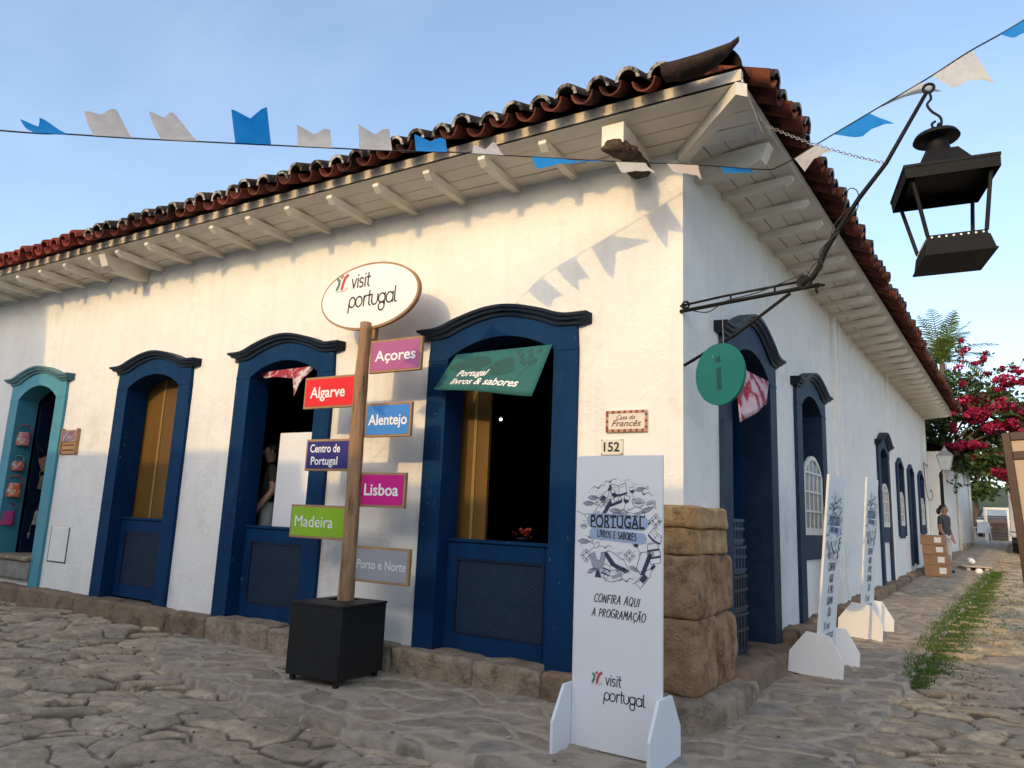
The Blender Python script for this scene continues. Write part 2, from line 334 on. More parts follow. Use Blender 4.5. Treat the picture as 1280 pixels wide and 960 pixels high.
HAND = {
 'A': (.62, [[(0,0),(.3,1),(.55,0)], [(.12,.38),(.5,.36)]]), 'B': (.55, [[(.05,0),(.05,1)]+arc(.05,.75,.36,.25,90,-90,6)+arc(.05,.25,.42,.26,90,-90,6)]),
 'C': (.58, [arc(.35,.5,.33,.5,50,310,10)]), 'E': (.5, [[(.45,1),(.05,.98),(.05,0),(.45,.02)], [(.05,.52),(.36,.52)]]),
 'F': (.5, [[(.48,1),(.05,.98),(.03,0)], [(.05,.52),(.38,.54)]]), 'G': (.65, [arc(.35,.5,.34,.5,50,330,10)+[(.6,.45),(.36,.45)]]),
 'I': (.2, [[(.08,0),(.1,1)]]), 'L': (.45, [[(.05,1),(.05,0),(.42,.03)]]), 'M': (.75, [[(0,0),(.1,1),(.34,.35),(.58,1),(.66,0)]]),
 'N': (.62, [[(.03,0),(.06,1),(.5,0),(.53,1)]]), 'O': (.68, [arc(.32,.5,.31,.5,80,440,14)]), 'P': (.52, [[(.05,0),(.05,1)]+arc(.05,.72,.4,.28,90,-90,8)]),
 'Q': (.72, [arc(.32,.5,.31,.5,80,440,14), [(.36,.25),(.66,-.1)]]), 'R': (.56, [[(.05,0),(.05,1)]+arc(.05,.74,.38,.26,90,-90,8)+[(.48,0)]]),
 'S': (.5, [arc(.24,.76,.2,.24,40,260,8)+arc(.24,.27,.22,.27,80,-150,8)]), 'U': (.6, [[(.04,1),(.05,.35)]+arc(.28,.3,.23,.3,180,360,8)+[(.52,1)]]),
 'V': (.55, [[(0,1),(.26,0),(.5,1)]]), 'D': (.6, [[(.05,0),(.05,1)]+arc(.05,.5,.46,.5,90,-90,10)]), 'T': (.5, [[(0,1),(.5,1)],[(.25,1),(.24,0)]]), 'H': (.6, [[(.05,0),(.05,1)],[(.5,0),(.5,1)],[(.05,.5),(.5,.52)]]),
 'Ç': (.58, [arc(.35,.5,.33,.5,50,310,10), [(.36,0),(.42,-.14),(.28,-.24)]]), 'Ã': (.62, [[(0,0),(.3,1),(.55,0)], [(.12,.38),(.5,.36)], [(.1,1.16),(.22,1.26),(.34,1.16),(.48,1.26)]]), ' ': (.36, [])}
def strokes(mb, font, body, x, z, h, w, y=0, mi=0, shear=0, align='l', wob=0, rot=0, sp_=1.0, gap=0):
    tot = sum(font[c][0]+gap for c in body)*h*sp_
    cx = x-(tot/2 if align == 'c' else 0); ca, sa = cos(rot), sin(rot); ox = cx
    for c in body:
        wd, ls = font[c]; jz = random.uniform(-wob, wob)*h; jr = 1+random.uniform(-wob, wob)
        for l in ls:
            P = []
            for a, b in l:
                px, pz = cx+(a+shear*b)*h*sp_, z+jz+b*h*jr
                P.append((x+(px-x)*ca-(pz-z)*sa, z+(px-x)*sa+(pz-z)*ca))
            mb.ribbon(P, w, y, mi)
        cx += (wd+gap)*h*sp_
    return tot

def rise(y):
    return np.interp(y, [0, .6, 1.0, 4.1, 7.1, 12.2, 16, 22, 30, 38, 60, 120], [0, 0, .03, .19, .34, .50, .66, .92, 1.3, 1.6, 2.4, 3.5])
# ------------------------------------------------------------------ ground: stones modelled as relief
def hash2(ix, iy, k):
    h = (ix.astype(np.int64)*374761393 + iy.astype(np.int64)*668265263 + k*2147483647) & 0xffffffff
    h = ((h ^ (h >> 13))*1274126177) & 0xffffffff
    h = (h ^ (h >> 16)) & 0xffffffff
    return h/4294967296.0
def vnoise(x, y, k=0):
    ix, iy = np.floor(x), np.floor(y); fx, fy = x-ix, y-iy; fx = fx*fx*(3-2*fx); fy = fy*fy*(3-2*fy)
    a = hash2(ix, iy, k); b = hash2(ix+1, iy, k); c = hash2(ix, iy+1, k); d = hash2(ix+1, iy+1, k)
    return (a*(1-fx)+b*fx)*(1-fy)+(c*(1-fx)+d*fx)*fy
def fbm(x, y, k=0, o=3): return sum(vnoise(x*2**i, y*2**i, k+i)/2**(i+1) for i in range(o))
def voronoi(x, y, k, jit=1.0):
    ix, iy = np.floor(x), np.floor(y); f1 = np.full(x.shape, 9.); f2 = f1.copy(); cx = f1.copy(); cy = f1.copy(); px = f1.copy(); py = f1.copy()
    for dx in (-1, 0, 1):
        for dy in (-1, 0, 1):
            a, b = ix+dx, iy+dy
            sx = a+.5+jit*(hash2(a, b, k)-.5); sy = b+.5+jit*(hash2(a, b, k+1)-.5)
            d = np.hypot(x-sx, y-sy); n = d < f1
            f2 = np.where(n, f1, np.minimum(f2, d)); f1 = np.where(n, d, f1)
            cx = np.where(n, a, cx); cy = np.where(n, b, cy); px = np.where(n, sx, px); py = np.where(n, sy, py)
    return f1, f2, cx, cy, x-px, y-py
def stone_field(x, y, cell, ang, k, wob):
    u = x*cos(ang)+y*sin(ang); v = -x*sin(ang)+y*cos(ang)
    u = u+wob*(fbm(x*1.7, y*1.7, k+5)-.5)*2; v = v+wob*(fbm(x*1.7+9, y*1.7+4, k+9)-.5)*2
    u = u+.05*(fbm(x*9, y*9, k+15)-.5); v = v+.05*(fbm(x*9+3, y*9+7, k+19)-.5)
    f1, f2, cx, cy, lx, ly = voronoi(u/cell[0], v/cell[1], k)
    return (f2-f1)*min(cell)*.62, hash2(cx, cy, k+31), hash2(cx, cy, k+37), hash2(cx, cy, k+41), lx, ly
def off_s(x, y): return x*SNV.x+y*SNV.y, x*SDV.x+y*SDV.y
EDGE_X = [-14, -6.4, -5.8, -5.0, -4.0, -3.2, -2.4, -1.6, -.6, .4, 1.0, 2]
EDGE_Y = [.3, .3, -.75, -1.25, -1.5, -1.62, -1.75, -1.74, -1.78, -1.8, -1.8, -1.8]
def pave_sd(x, y):
    """signed distance-like value: positive inside the raised pavement"""
    o, s = off_s(x, y)
    wv = .10*(fbm(x*2.2, y*2.2, 77)-.5)*2+.05*(fbm(x*7, y*7, 79)-.5)
    front = y-np.interp(x, EDGE_X, EDGE_Y)
    side = np.interp(s, [-2, 2, 9, 30], [1.26, 1.3, 1.42, 1.7])-o
    return np.minimum(front, side)+wv
def street_h(x, y):
    e, r1, r2, r3, lx, ly = stone_field(x, y, (.47, .25), radians(20), 3, .30)
    base = rise(y)-.085-.05*np.clip((x+6)/1.5, 0, 1)*np.clip((.8-x)/1.2, 0, 1)-.030*np.clip(-1.8-y, 0, 4)+.05*(fbm(x*.7, y*.7, 51)-.5)
    base = base+.05*np.clip((-4-x)/3, 0, 1)*np.clip((y+2.2)/1.5, 0, 1)
    fillm = np.clip((fbm(x*1.5+3, y*1.9, 83)-.46)*7, 0, 1); st = np.clip((e-.003)/.012, 0, 1)**.8; e2 = np.clip(e/.09, 0, 1)
    ca = np.abs(fbm(x*2.6+1.7*fbm(x*3, y*3, 71), y*6.5, 73)-.5); cr = np.clip(1-ca/.022, 0, 1)*np.clip((r1-.35)*4, 0, 1)
    h = st*(.030+.010*e2+.030*(r2-.5)+(r1-.5)*lx*.06+(r3-.6)*ly*.085)+.009*(fbm(x*11, y*16, 61)-.5)*st-.010*cr*st
    h = np.where(st < 1, np.maximum(h, .022*fillm-.002), h); st = np.maximum(np.minimum(st, 1-.8*cr), .62*fillm)
    return base+h, st, r3
def pave_h(x, y):
    e, r1, r2, r3, lx, ly = stone_field(x, y, (.50, .30), radians(14), 13, .34)
    e = e-.004-.030*r2*r2
    st = np.clip(e/.022, 0, 1)
    base = rise(y)-.012+.03*(fbm(x*.9, y*.9, 52)-.5)-.035*np.clip((-y-.3)/1.4, 0, 1)*np.clip(1-(y+.0)*.5, 0, 1)
    h = st**.7*(.016+.014*(r1-.5)+(r2-.5)*lx*.02)+.010*(fbm(x*13, y*13, 63)-.5)
    return base+h, st, r3
def axis(segs):
    out = []
    for a, b, d in segs: out += list(np.arange(a, b-1e-9, d))
    return np.array(out+[segs[-1][1]])
def relief(name, xs, ys, fn, keep, m, kind='structure'):
    X, Y = np.meshgrid(xs, ys); sh = X.shape
    k = keep(X, Y)
    q = k[:-1, :-1] | k[1:, :-1] | k[:-1, 1:] | k[1:, 1:]
    need = np.zeros(sh, bool); need[:-1, :-1] |= q; need[1:, :-1] |= q; need[:-1, 1:] |= q; need[1:, 1:] |= q
    idx = -np.ones(sh, int); idx[need] = np.arange(need.sum())
    x, y = X[need], Y[need]; z, st, tn = fn(x, y)
    V = np.stack([x, y, z], 1)
    F = np.stack([idx[:-1, :-1][q], idx[:-1, 1:][q], idx[1:, 1:][q], idx[1:, :-1][q]], 1)
    me = bpy.data.meshes.new(name); me.vertices.add(len(V)); me.vertices.foreach_set('co', V.ravel())
    me.loops.add(F.size); me.loops.foreach_set('vertex_index', F.ravel()); me.polygons.add(len(F))
    me.polygons.foreach_set('loop_start', np.arange(0, F.size, 4)); me.polygons.foreach_set('use_smooth', np.ones(len(F), bool))
    for nm, a in (('tone', tn), ('stone', st)):
        at = me.attributes.new(nm, 'FLOAT', 'POINT'); at.data.foreach_set('value', a.astype(np.float32))
    me.update(calc_edges=True); me.validate(); me.materials.append(m)
    o = bpy.data.objects.new(name, me); COL.objects.link(o); o['kind'] = kind; ORG[o.name] = Vector(); return o
def paving_mat(name, ramp, gap, gap2, rough=.8):
    m = bpy.data.materials.new(name); m.use_nodes = True; n = m.node_tree; b = n.nodes['Principled BSDF']; L = n.links.new
    b.inputs['Roughness'].default_value = rough; b.inputs['Specular IOR Level'].default_value = .22
    t = n.nodes.new('ShaderNodeTexCoord')
    def noise(s, d=7, r=.62):
        q = n.nodes.new('ShaderNodeTexNoise'); q.inputs['Scale'].default_value = s; q.inputs['Detail'].default_value = d; q.inputs['Roughness'].default_value = r; L(t.outputs['Object'], q.inputs['Vector']); return q.outputs['Fac']
    a = n.nodes.new('ShaderNodeAttribute'); a.attribute_name = 'tone'; st = n.nodes.new('ShaderNodeAttribute'); st.attribute_name = 'stone'
    r = n.nodes.new('ShaderNodeValToRGB'); r.color_ramp.interpolation = 'LINEAR'
    while len(r.color_ramp.elements) < len(ramp): r.color_ramp.elements.new(.5)
    for i, c in enumerate(ramp): r.color_ramp.elements[i].position = i/(len(ramp)-1); r.color_ramp.elements[i].color = (*c, 1)
    L(a.outputs['Fac'], r.inputs['Fac'])
    x = n.nodes.new('ShaderNodeMixRGB'); x.blend_type = 'MULTIPLY'; x.inputs['Fac'].default_value = 1
    k = n.nodes.new('ShaderNodeMapRange'); k.inputs['From Min'].default_value = .28; k.inputs['From Max'].default_value = .72; k.inputs['To Min'].default_value = .5; k.inputs['To Max'].default_value = 1.4
    L(noise(6.5, 9, .72), k.inputs['Value']); L(r.outputs['Color'], x.inputs['Color1']); L(k.outputs['Result'], x.inputs['Color2'])
    d2 = n.nodes.new('ShaderNodeMixRGB'); d2.inputs['Color2'].default_value = (.16, .125, .085, 1); k3 = n.nodes.new('ShaderNodeMapRange'); k3.inputs['From Min'].default_value = .52; k3.inputs['From Max'].default_value = .7; k3.inputs['To Max'].default_value = .75
    L(noise(1.3, 8, .65), k3.inputs['Value']); L(k3.outputs['Result'], d2.inputs['Fac']); L(x.outputs['Color'], d2.inputs['Color1'])
    g = n.nodes.new('ShaderNodeMixRGB'); g.inputs['Color1'].default_value = (*gap, 1); g.inputs['Color2'].default_value = (*gap2, 1); L(noise(9), g.inputs['Fac'])
    mixn = n.nodes.new('ShaderNodeMixRGB'); k2 = n.nodes.new('ShaderNodeMapRange'); k2.inputs['From Min'].default_value = .25; k2.inputs['From Max'].default_value = .8
    L(st.outputs['Fac'], k2.inputs['Value']); L(k2.outputs['Result'], mixn.inputs['Fac']); L(g.outputs['Color'], mixn.inputs['Color1']); L(d2.outputs['Color'], mixn.inputs['Color2'])
    L(mixn.outputs['Color'], b.inputs['Base Color'])
    b1 = n.nodes.new('ShaderNodeBump'); b1.inputs['Strength'].default_value = .7; b1.inputs['Distance'].default_value = .012; L(noise(38, 8, .7), b1.inputs['Height'])
    b2 = n.nodes.new('ShaderNodeBump'); b2.inputs['Strength'].default_value = .4; b2.inputs['Distance'].default_value = .03; L(noise(11, 5), b2.inputs['Height']); L(b1.outputs['Normal'], b2.inputs['Normal'])
    L(b2.outputs['Normal'], b.inputs['Normal']); return m
M['street'] = paving_mat('street_stones', [(.39, .31, .21), (.50, .385, .25), (.43, .335, .225), (.36, .30, .22), (.54, .415, .27)], (.075, .058, .04), (.2, .155, .1))
M['pave'] = paving_mat('pavement_stones', [(.28, .24, .18), (.40, .315, .225), (.32, .275, .22), (.36, .28, .2)], (.46, .39, .295), (.36, .295, .215))
fx = axis([(-15, -9, .05), (-9, -5, .026), (-5, 1.6, .0145), (1.6, 4.2, .026), (4.2, 7, .12)])
fy = axis([(-4.6, -3.6, .04), (-3.6, .3, .0145), (.3, 2.0, .018), (2.0, 5, .026), (5, 10, .05), (10, 24, .1), (24, 62, .3)])
def under_house(X, Y):
    o, s = off_s(X, Y); return (Y > .04) & (o < -.04)
relief('street', fx, fy, street_h, lambda X, Y: ~under_house(X, Y) & (pave_sd(X, Y) < .12), M['street'])
def pave_z(x, y):
    z, st, tn = pave_h(x, y); d = pave_sd(x, y)
    t = np.clip((.04-d)/.05, 0, 1); return z-.22*t*t*(3-2*t), st, tn
relief('pavement', fx, fy, pave_z, lambda X, Y: ~under_house(X, Y) & (pave_sd(X, Y) > -.03), M['pave'])
# the ground beyond, one sheet to the horizon
gx = axis([(-400, -40, 40), (-40, 40, 4), (40, 400, 40)]); gy = axis([(-400, -40, 40), (-40, 130, 3), (130, 400, 30)])
M['earth'] = mat('packed_earth', (.15, .12, .085), .95, (.1, .09, .06), .6, bump=.6, bscale=20)
relief('ground', gx, gy, lambda x, y: (rise(y)-.26+0*x, np.ones_like(x), .5+0*x), lambda X, Y: np.ones(X.shape, bool), M['earth'])

# ------------------------------------------------------------------ the house
house = thing('colonial_house', 'long whitewashed single storey corner house with blue doors, wide tiled eaves and stone corner pillar', 'house', (0, 0, 0))
ZT = 4.86                                            # underside of the soffit
def arch_pts(ua, ub, spring, apex, n=14):
    w = ub-ua; h = apex-spring; R = (w*w/4+h*h)/(2*h); cz = apex-R; a = math.asin(min(1, w/2/R)); c = (ua+ub)/2
    return [(c+R*sin(-a+2*a*i/n), cz+R*cos(-a+2*a*i/n)) for i in range(n+1)]
def wall_mesh(mb, u0, u1, z0, z1, ops, th=.27, end0=False, end1=False):
    xs = [u0]
    def quad(a, b, za, zb, y, flip):
        if b-a < 1e-4: return
        n = max(1, int((b-a)/.6)); 
        for i in range(n):
            p, q = a+(b-a)*i/n, a+(b-a)*(i+1)/n
            V = [(p, y, za), (q, y, za), (q, y, zb), (p, y, zb)]
            mb.add(V, [(3,2,1,0) if flip else (0,1,2,3)])
    for y, fl in ((0, False), (th, True)):
        cur = u0
        for ua, ub, zb, spr, apx in ops:
            quad(cur, ua, z0, z1, y, fl)
            A = arch_pts(ua, ub, spr, apx); V = [(a, y, b) for a, b in A]+[(a, y, z1) for a, b in A]; n = len(A)
            mb.add(V, [((i+1, n+i+1, n+i, i)[::-1] if not fl else (i+1, n+i+1, n+i, i))[::1] for i in range(n-1)])
            if zb > z0+.01: quad(ua, ub, z0, zb, y, fl)
            cur = ub
        quad(cur, u1, z0, z1, y, fl)
    for ua, ub, zb, spr, apx in ops:
        A = [(ua, zb)]+arch_pts(ua, ub, spr, apx)+[(ub, zb)]; n = len(A)
        mb.add([(a, 0, b) for a, b in A]+[(a, th, b) for a, b in A], [(i, n+i, n+i+1, i+1) for i in range(n-1)]+([(n-1, 2*n-1, n, 0)]))
FR_OPS = [(-11.02, -9.87, .30, 3.06, 3.28), (-8.04, -6.86, .20, 3.08, 3.27), (-5.48, -4.30, .20, 3.08, 3.27), (-2.47, -1.22, .20, 3.08, 3.28)]
SI_OPS = [(1.12, 2.46, .26, 3.10, 3.36), (3.86, 4.98, 1.30, 3.08, 3.28), (9.92, 10.82, 1.50, 3.02, 3.18), (12.28, 13.02, 1.58, 2.96, 3.1), (14.1, 14.86, .80, 2.96, 3.1), (16.1, 16.94, 1.66, 2.96, 3.1)]
LEN = 18.5
mb = MB(); wall_mesh(mb, -15, 0, -.1, ZT+.05, FR_OPS)
front_wall = meshobj('wall', mb, M['wall'], house)
mb = MB(SIDE); wall_mesh(mb, 0, LEN, -.1, ZT+.05, SI_OPS)
mb.box(LEN-.5, LEN, .02, 8, -.1, ZT+.05)
# shallow pilasters and patched strips of the side wall
for s0, s1, d in ((5.95, 6.22, .05), (6.45, 6.6, .03), (11.25, 11.5, .045), (17.9, 18.3, .03)):
    mb.box(s0, s1, -d, .01, .2, ZT)
side_wall = meshobj('wall', mb, M['wall'], house)
# interior shell: floor, ceiling, back walls
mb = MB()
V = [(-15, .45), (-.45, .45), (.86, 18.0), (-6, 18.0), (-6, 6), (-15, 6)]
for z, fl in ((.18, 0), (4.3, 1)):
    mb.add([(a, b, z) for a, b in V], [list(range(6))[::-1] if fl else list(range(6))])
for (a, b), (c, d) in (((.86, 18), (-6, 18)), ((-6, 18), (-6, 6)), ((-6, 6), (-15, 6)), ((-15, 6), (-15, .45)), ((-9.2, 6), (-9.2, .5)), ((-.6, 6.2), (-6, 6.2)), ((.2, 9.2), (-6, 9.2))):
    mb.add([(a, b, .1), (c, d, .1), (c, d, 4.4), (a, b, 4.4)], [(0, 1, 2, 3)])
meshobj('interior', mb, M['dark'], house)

# ---- door and window frames
def frame_path(ua, ub, zb, spr, apx, n=14):
    return [(ua, zb), (ua, spr-.02)]+arch_pts(ua, ub, spr, apx, n)+[(ub, spr-.02), (ub, zb)]
def head_curve(c, hw, zs, za, n=26, flat=.13):
    """flat ends that swing up into an arch"""
    P = []
    for i in range(n+1):
        u = -1+2*i/n; a = abs(u)
        e = (1-a)/(1-(1-flat)) if False else 0
        t = max(0, (1-flat*1.0-a)/(1-flat))
        s = t*t*(3-2*t); k = .42*s+.58*sin(pi/2*min(1, t*1.02))*min(1, t*3.2)
        P.append((c+hw*u, zs+(za-zs)*k))
    return P
def make_frame(T, op, outer, zbot, ztop, zcap, mats, name='door_frame', proud=.045, depth=.268, label=None, cornice=True, cornw=.12, zend=None):
    """op: opening; outer: frame width; ztop: height of the frame's shoulders; zcap: apex of the head"""
    ua, ub, zb, spr, apx = op; c = (ua+ub)/2; hw = (ub-ua)/2
    mb = MB(T)
    inn = frame_path(ua+.012, ub-.012, zbot, spr, apx-.012)
    H = head_curve(c, hw+outer, ztop, zcap-.07)
    def top(x): return np.interp(x, [p[0] for p in H], [p[1] for p in H])
    A = inn[2:-2]; out = [(ua-outer, zbot), (ua-outer, spr-.02)]
    for x, z in A:
        X = c+(x-c)*(hw+outer)/hw*(1 if True else 1); X = max(ua-outer, min(ub+outer, X)); out.append((X, float(top(X))))
    out += [(ub+outer, spr-.02), (ub+outer, zbot)]
    sec = [(inn, depth), (inn, -proud), (out, -proud), (out, .002)]
    n = len(inn); V = []
    for P, y in sec: V += [(a, y, b) for a, b in P]
    F = [(k*n+i, k*n+i+1, (k+1)*n+i+1, (k+1)*n+i) for k in range(3) for i in range(n-1)]
    mb.add(V, F)
    # thin shadow bead between jamb and head
    for sx in (-1, 1):
        x0, x1 = sorted((c+sx*(hw+outer-.004), c+sx*(hw+.016)))
        mb.box(x0, x1, -proud-.006, -proud+.002, spr-.012, spr+.012)
    fr = meshobj(name, mb, mats[0], house)
    if label: fr['label'] = label
    if cornice:
        for_tip = lambda y: max(0., min(1., (y-proud-.02)/.073)); mc = MB(T); H2 = head_curve(c, hw+outer+cornw, ztop, zcap-.07, 34, flat=.17)
        prof = [(-.0, -.035), (proud+.02, -.035), (proud+.03, .0), (proud+.06, .012), (proud+.068, .04), (proud+.088, .052), (proud+.094, .085), (0, .095)]
        V = []; m_ = len(prof)
        for i, (x, z) in enumerate(H2):
            e = 1.0
            for y, dz in prof: V.append((c+(x-c)*(hw+outer+.012+(cornw-.012)*for_tip(y if y > 0 else .2))/(hw+outer+cornw), -y, z+dz*.82))
        nn = len(H2)
        F = [(i*m_+k, (i+1)*m_+k, (i+1)*m_+k+1, i*m_+k+1) for i in range(nn-1) for k in range(m_-1)]+[list(range(m_)), list(range((nn-1)*m_, nn*m_))[::-1]]
        mc.add(V, F)
        # the ends are undercut like the real moulding
        co = meshobj('cornice', mc, mats[1], fr); autosmooth(co, 35)
    return fr
BL = (M['blue'], M['cornice'])
frames = {}
frames[1] = make_frame(FRONT, FR_OPS[0], .24, .22, 3.33, 3.57, (M['teal'], M['tealdark']), label='turquoise door frame with a curved moulded head')
for i in (1, 2, 3): frames[i+1] = make_frame(FRONT, FR_OPS[i], .235, .20, 3.33, 3.57, BL)
SB = (M['sideblue'], M['cornice'])
make_frame(SIDE, SI_OPS[0], .24, .24, 3.36, 3.72, SB)
make_frame(SIDE, SI_OPS[1], .24, .40, 3.32, 3.58, SB, 'window_frame')
make_frame(SIDE, SI_OPS[2], .22, .52, 3.20, 3.48, SB, 'window_frame')
for k, zb in ((3, 1.46), (4, .78), (5, 1.54)):
    make_frame(SIDE, SI_OPS[k], .16, zb, 3.04, 3.26, SB, 'door_frame' if k == 4 else 'window_frame', cornice=False)
# infill below the window sills, the sill boards and sashes
def arch_sash(T, ua, ub, z0, spr, apx, y, cols=4, rows=4, name='window'):
    mb = MB(T); t = .055
    out = [(ua, z0)]+arch_pts(ua, ub, spr, apx, 12)+[(ub, z0)]
    inn = [(ua+t, z0+t*1.6)]+arch_pts(ua+t, ub-t, spr, apx-t, 12)+[(ub-t, z0+t*1.6)]
    n = len(out); V = [(a, y, b) for a, b in out]+[(a, y, b) for a, b in inn]+[(a, y+.03, b) for a, b in out]+[(a, y+.03, b) for a, b in inn]
    F = []
    for i in range(n):
        j = (i+1) % n
        F += [(i, n+i, n+j, j)[::-1], (2*n+i, 2*n+j, 3*n+j, 3*n+i)[::-1], (n+i, 3*n+i, 3*n+j, n+j)[::-1], (i, j, 2*n+j, 2*n+i)[::-1]]
    mb.add(V, F)
    for k in range(1, cols):
        x = ua+t+(ub-ua-2*t)*k/cols
        zt = np.interp(x, [p[0] for p in inn[1:-1]], [p[1] for p in inn[1:-1]])
        mb.box(x-.014, x+.014, y+.004, y+.026, z0+.05, zt+.01)
    for k in range(1, rows):
        z = z0+t+(spr-z0)*k/(rows-1)*.98; mb.box(ua+t-.01, ub-t+.01, y+.001, y+.029, z-.014, z+.014)
    o = meshobj(name, mb, M['offwhite'], house)
    g = MB(T); G = inn; g.add([(a, y+.016, b) for a, b in G], [list(range(len(G)))[::-1]])
    meshobj('pane', g, M['curtain'], o); return o
M['curtain'] = mat('dusty_pane', (.20, .21, .21), .35, (.11, .12, .125), 5, stretch=(4, 4, .6), spec=.4)
for k, (z0, spr, apx) in {1: (1.44, 2.2, 2.47), 2: (1.62, 2.28, 2.47), 3: (1.68, 2.25, 2.42), 5: (1.76, 2.3, 2.46)}.items():
    ua, ub = SI_OPS[k][:2]; g = .06 if k == 1 else .04
    arch_sash(SIDE, ua+g, ub-g, z0, spr, apx, -.035, 4 if k < 3 else 3)
    mb = MB(SIDE); mb.box(ua+.014, ub-.014, -.03, .1, SI_OPS[k][2]-.17, z0-.004); so = meshobj('window_sill', mb, M['sideblue'], house); bevel(so)
    mb = MB(SIDE); mb.box(ua+.3, ub-.014, .30, .34, z0-.1, 3.3)
    for q in range(1, 5): mb.box(ua+.3+(ub-ua-.3)*q/5-.012, ua+.3+(ub-ua-.3)*q/5+.012, .285, .301, z0-.1, 3.25)
    meshobj('shutter', mb, M['bluedark'], house)
    mb = MB(SIDE); mb.box(ua+.02, ua+.16, .2, .24, z0+.3, 3.2); meshobj('shutter', mb, M['yellow'], house)
mb = MB(SIDE); mb.box(14.11, 14.85, .16, .2, .81, 3.2); meshobj('door', mb, M['bluedark'], house)

# half doors with lattice panels
def half_door(T, ua, ub, z0, z1, y=.13, m=None, lat=True):
    m = m or M['blue']; mb = MB(T); st = .13; zt = .16
    mb.box(ua+.014, ub-.014, y+.02, y+.05, z0, z1-.03)
    for a, b in ((ua+.014, ua+st), (ub-st, ub-.014)): mb.box(a, b, y, y+.045, z0+.003, z1-.032)
    mb.box(ua+st+.002, ub-st-.002, y+.001, y+.044, z1-.03-zt, z1-.033); mb.box(ua+st+.002, ub-st-.002, y+.001, y+.044, z0+.003, z0+zt+.02)
    mb.box(ua+.016, ub-.016, y-.02, y+.07, z1-.03, z1)
    o = meshobj('half_door', mb, m, house); bevel(o, .004, 1)
    # mouldings round the panel
    x0, x1, za, zb = ua+st, ub-st, z0+zt+.02, z1-.03-zt
    l = MB(T)
    for a, b, c, d in ((x0, x0+.018, za, zb), (x1-.018, x1, za, zb), (x0+.019, x1-.019, za, za+.018), (x0+.019, x1-.019, zb-.018, zb)): l.box(a, b, y-.006, y+.022, c, d)
    meshobj('moulding', l, M['bluedark'], o)
    if lat:
        l = MB(T); step = .036; w_ = .0075; xa, xb, zc, zd = x0+.018, x1-.018, za+.018, zb-.018
        for sgn in (1, -1):
            k = -(zd-zc)
            while k < xb-xa:
                # line x = xa + k + t , z = zc + t (mirrored for sgn -1)
                t0 = max(0, -k); t1 = min(zd-zc, xb-xa-k)
                if t1 > t0+.01:
                    p = [(xa+k+t0, zc+t0), (xa+k+t1, zc+t1)]
                    if sgn < 0: p = [(xa+xb-a, b) for a, b in p]
                    yy = y+.008 if sgn > 0 else y+.013
                    nx, nz = (-.7071*w_/2, .7071*w_/2) if sgn > 0 else (.7071*w_/2, .7071*w_/2)
                    (a, b), (c, d) = p
                    l.add([(a-nx, yy, b-nz), (c-nx, yy, d-nz), (c+nx, yy, d+nz), (a+nx, yy, b+nz), (a-nx, yy+.005, b-nz), (c-nx, yy+.005, d-nz), (c+nx, yy+.005, d+nz), (a+nx, yy+.005, b+nz)],
                          [(0,1,2,3), (7,6,5,4), (0,4,5,1), (2,6,7,3)])
                k += step
        meshobj('lattice', l, M['lattice'], o)
    return o
half_door(FRONT, -8.04, -6.86, .24, 1.30); half_door(FRONT, -5.48, -4.30, .22, 1.29); half_door(FRONT, -2.47, -1.22, .20, 1.28)
# inner leaves
mb = MB(); mb.box(-8.2, -7.66, .29, .33, .2, 3.5); mb.box(-7.62, -6.98, .29, .33, .2, 3.5); lf = meshobj('door_leaf', mb, M['yellow'], house); lf['label'] = 'closed ochre inner door leaf'
mb = MB(); mb.box(-7.66, -7.62, .28, .32, .2, 3.5); meshobj('moulding', mb, M['yellowline'], lf)
mb = MB(); mb.box(-2.62, -2.16, .34, .38, .2, 3.4); lf = meshobj('door_leaf', mb, M['yellow'], house); lf['label'] = 'ochre inner door leaf folded open'
mb = MB(); mb.box(-2.34, -2.305, .325, .345, .2, 3.4); meshobj('moulding', mb, M['yellowline'], lf)
# side door leaves, opened inwards
mb = MB(SIDE); mb.box(2.36, 2.42, .26, .85, .28, 3.2)
for k in range(4): mb.box(2.345, 2.362, .28+.14*k, .28+.14*k+.125, .32, 3.0)
meshobj('door_leaf', mb, M['blue'], house)
mb = MB(SIDE); mb.box(1.95, 2.2, .9, .94, .28, 3.2); meshobj('door_leaf', mb, mat('red_brown_paint', (.07, .022, .012), .6), house)
mb = MB(); mb.box(-11.0, -10.94, .30, 1.0, .62, 3.2); meshobj('door_leaf', mb, M['bluedark'], house)
# raised stone threshold of the turquoise door
mb = MB(); mb.box(-11.03, -9.86, -.08, .5, .3, .58); o = meshobj('threshold', mb, M['mortar'], house); bevel(o, .03, 3)
mb = MB(); mb.box(-11.03, -9.86, -.12, .5, .58, .64); o = meshobj('threshold', mb, M['stonegrey'], house); bevel(o, .02, 2)

M['kerbbrown'] = mat('brown_kerb_stone', (.30, .215, .145), .95, (.2, .145, .1), 4, .35, .65, bump=.8, bscale=30, bump2=.8, b2scale=6, extra=(.06, .05, .035), ext=(.52, .7), escale=3, spec=.1)
for a, b in ((-8.04, -6.86), (-5.48, -4.30), (-2.47, -1.22)):
    mb = MB(); mb.box(a, b, -.02, .4, .0, .195); meshobj('threshold', mb, M['stonegrey'], house)
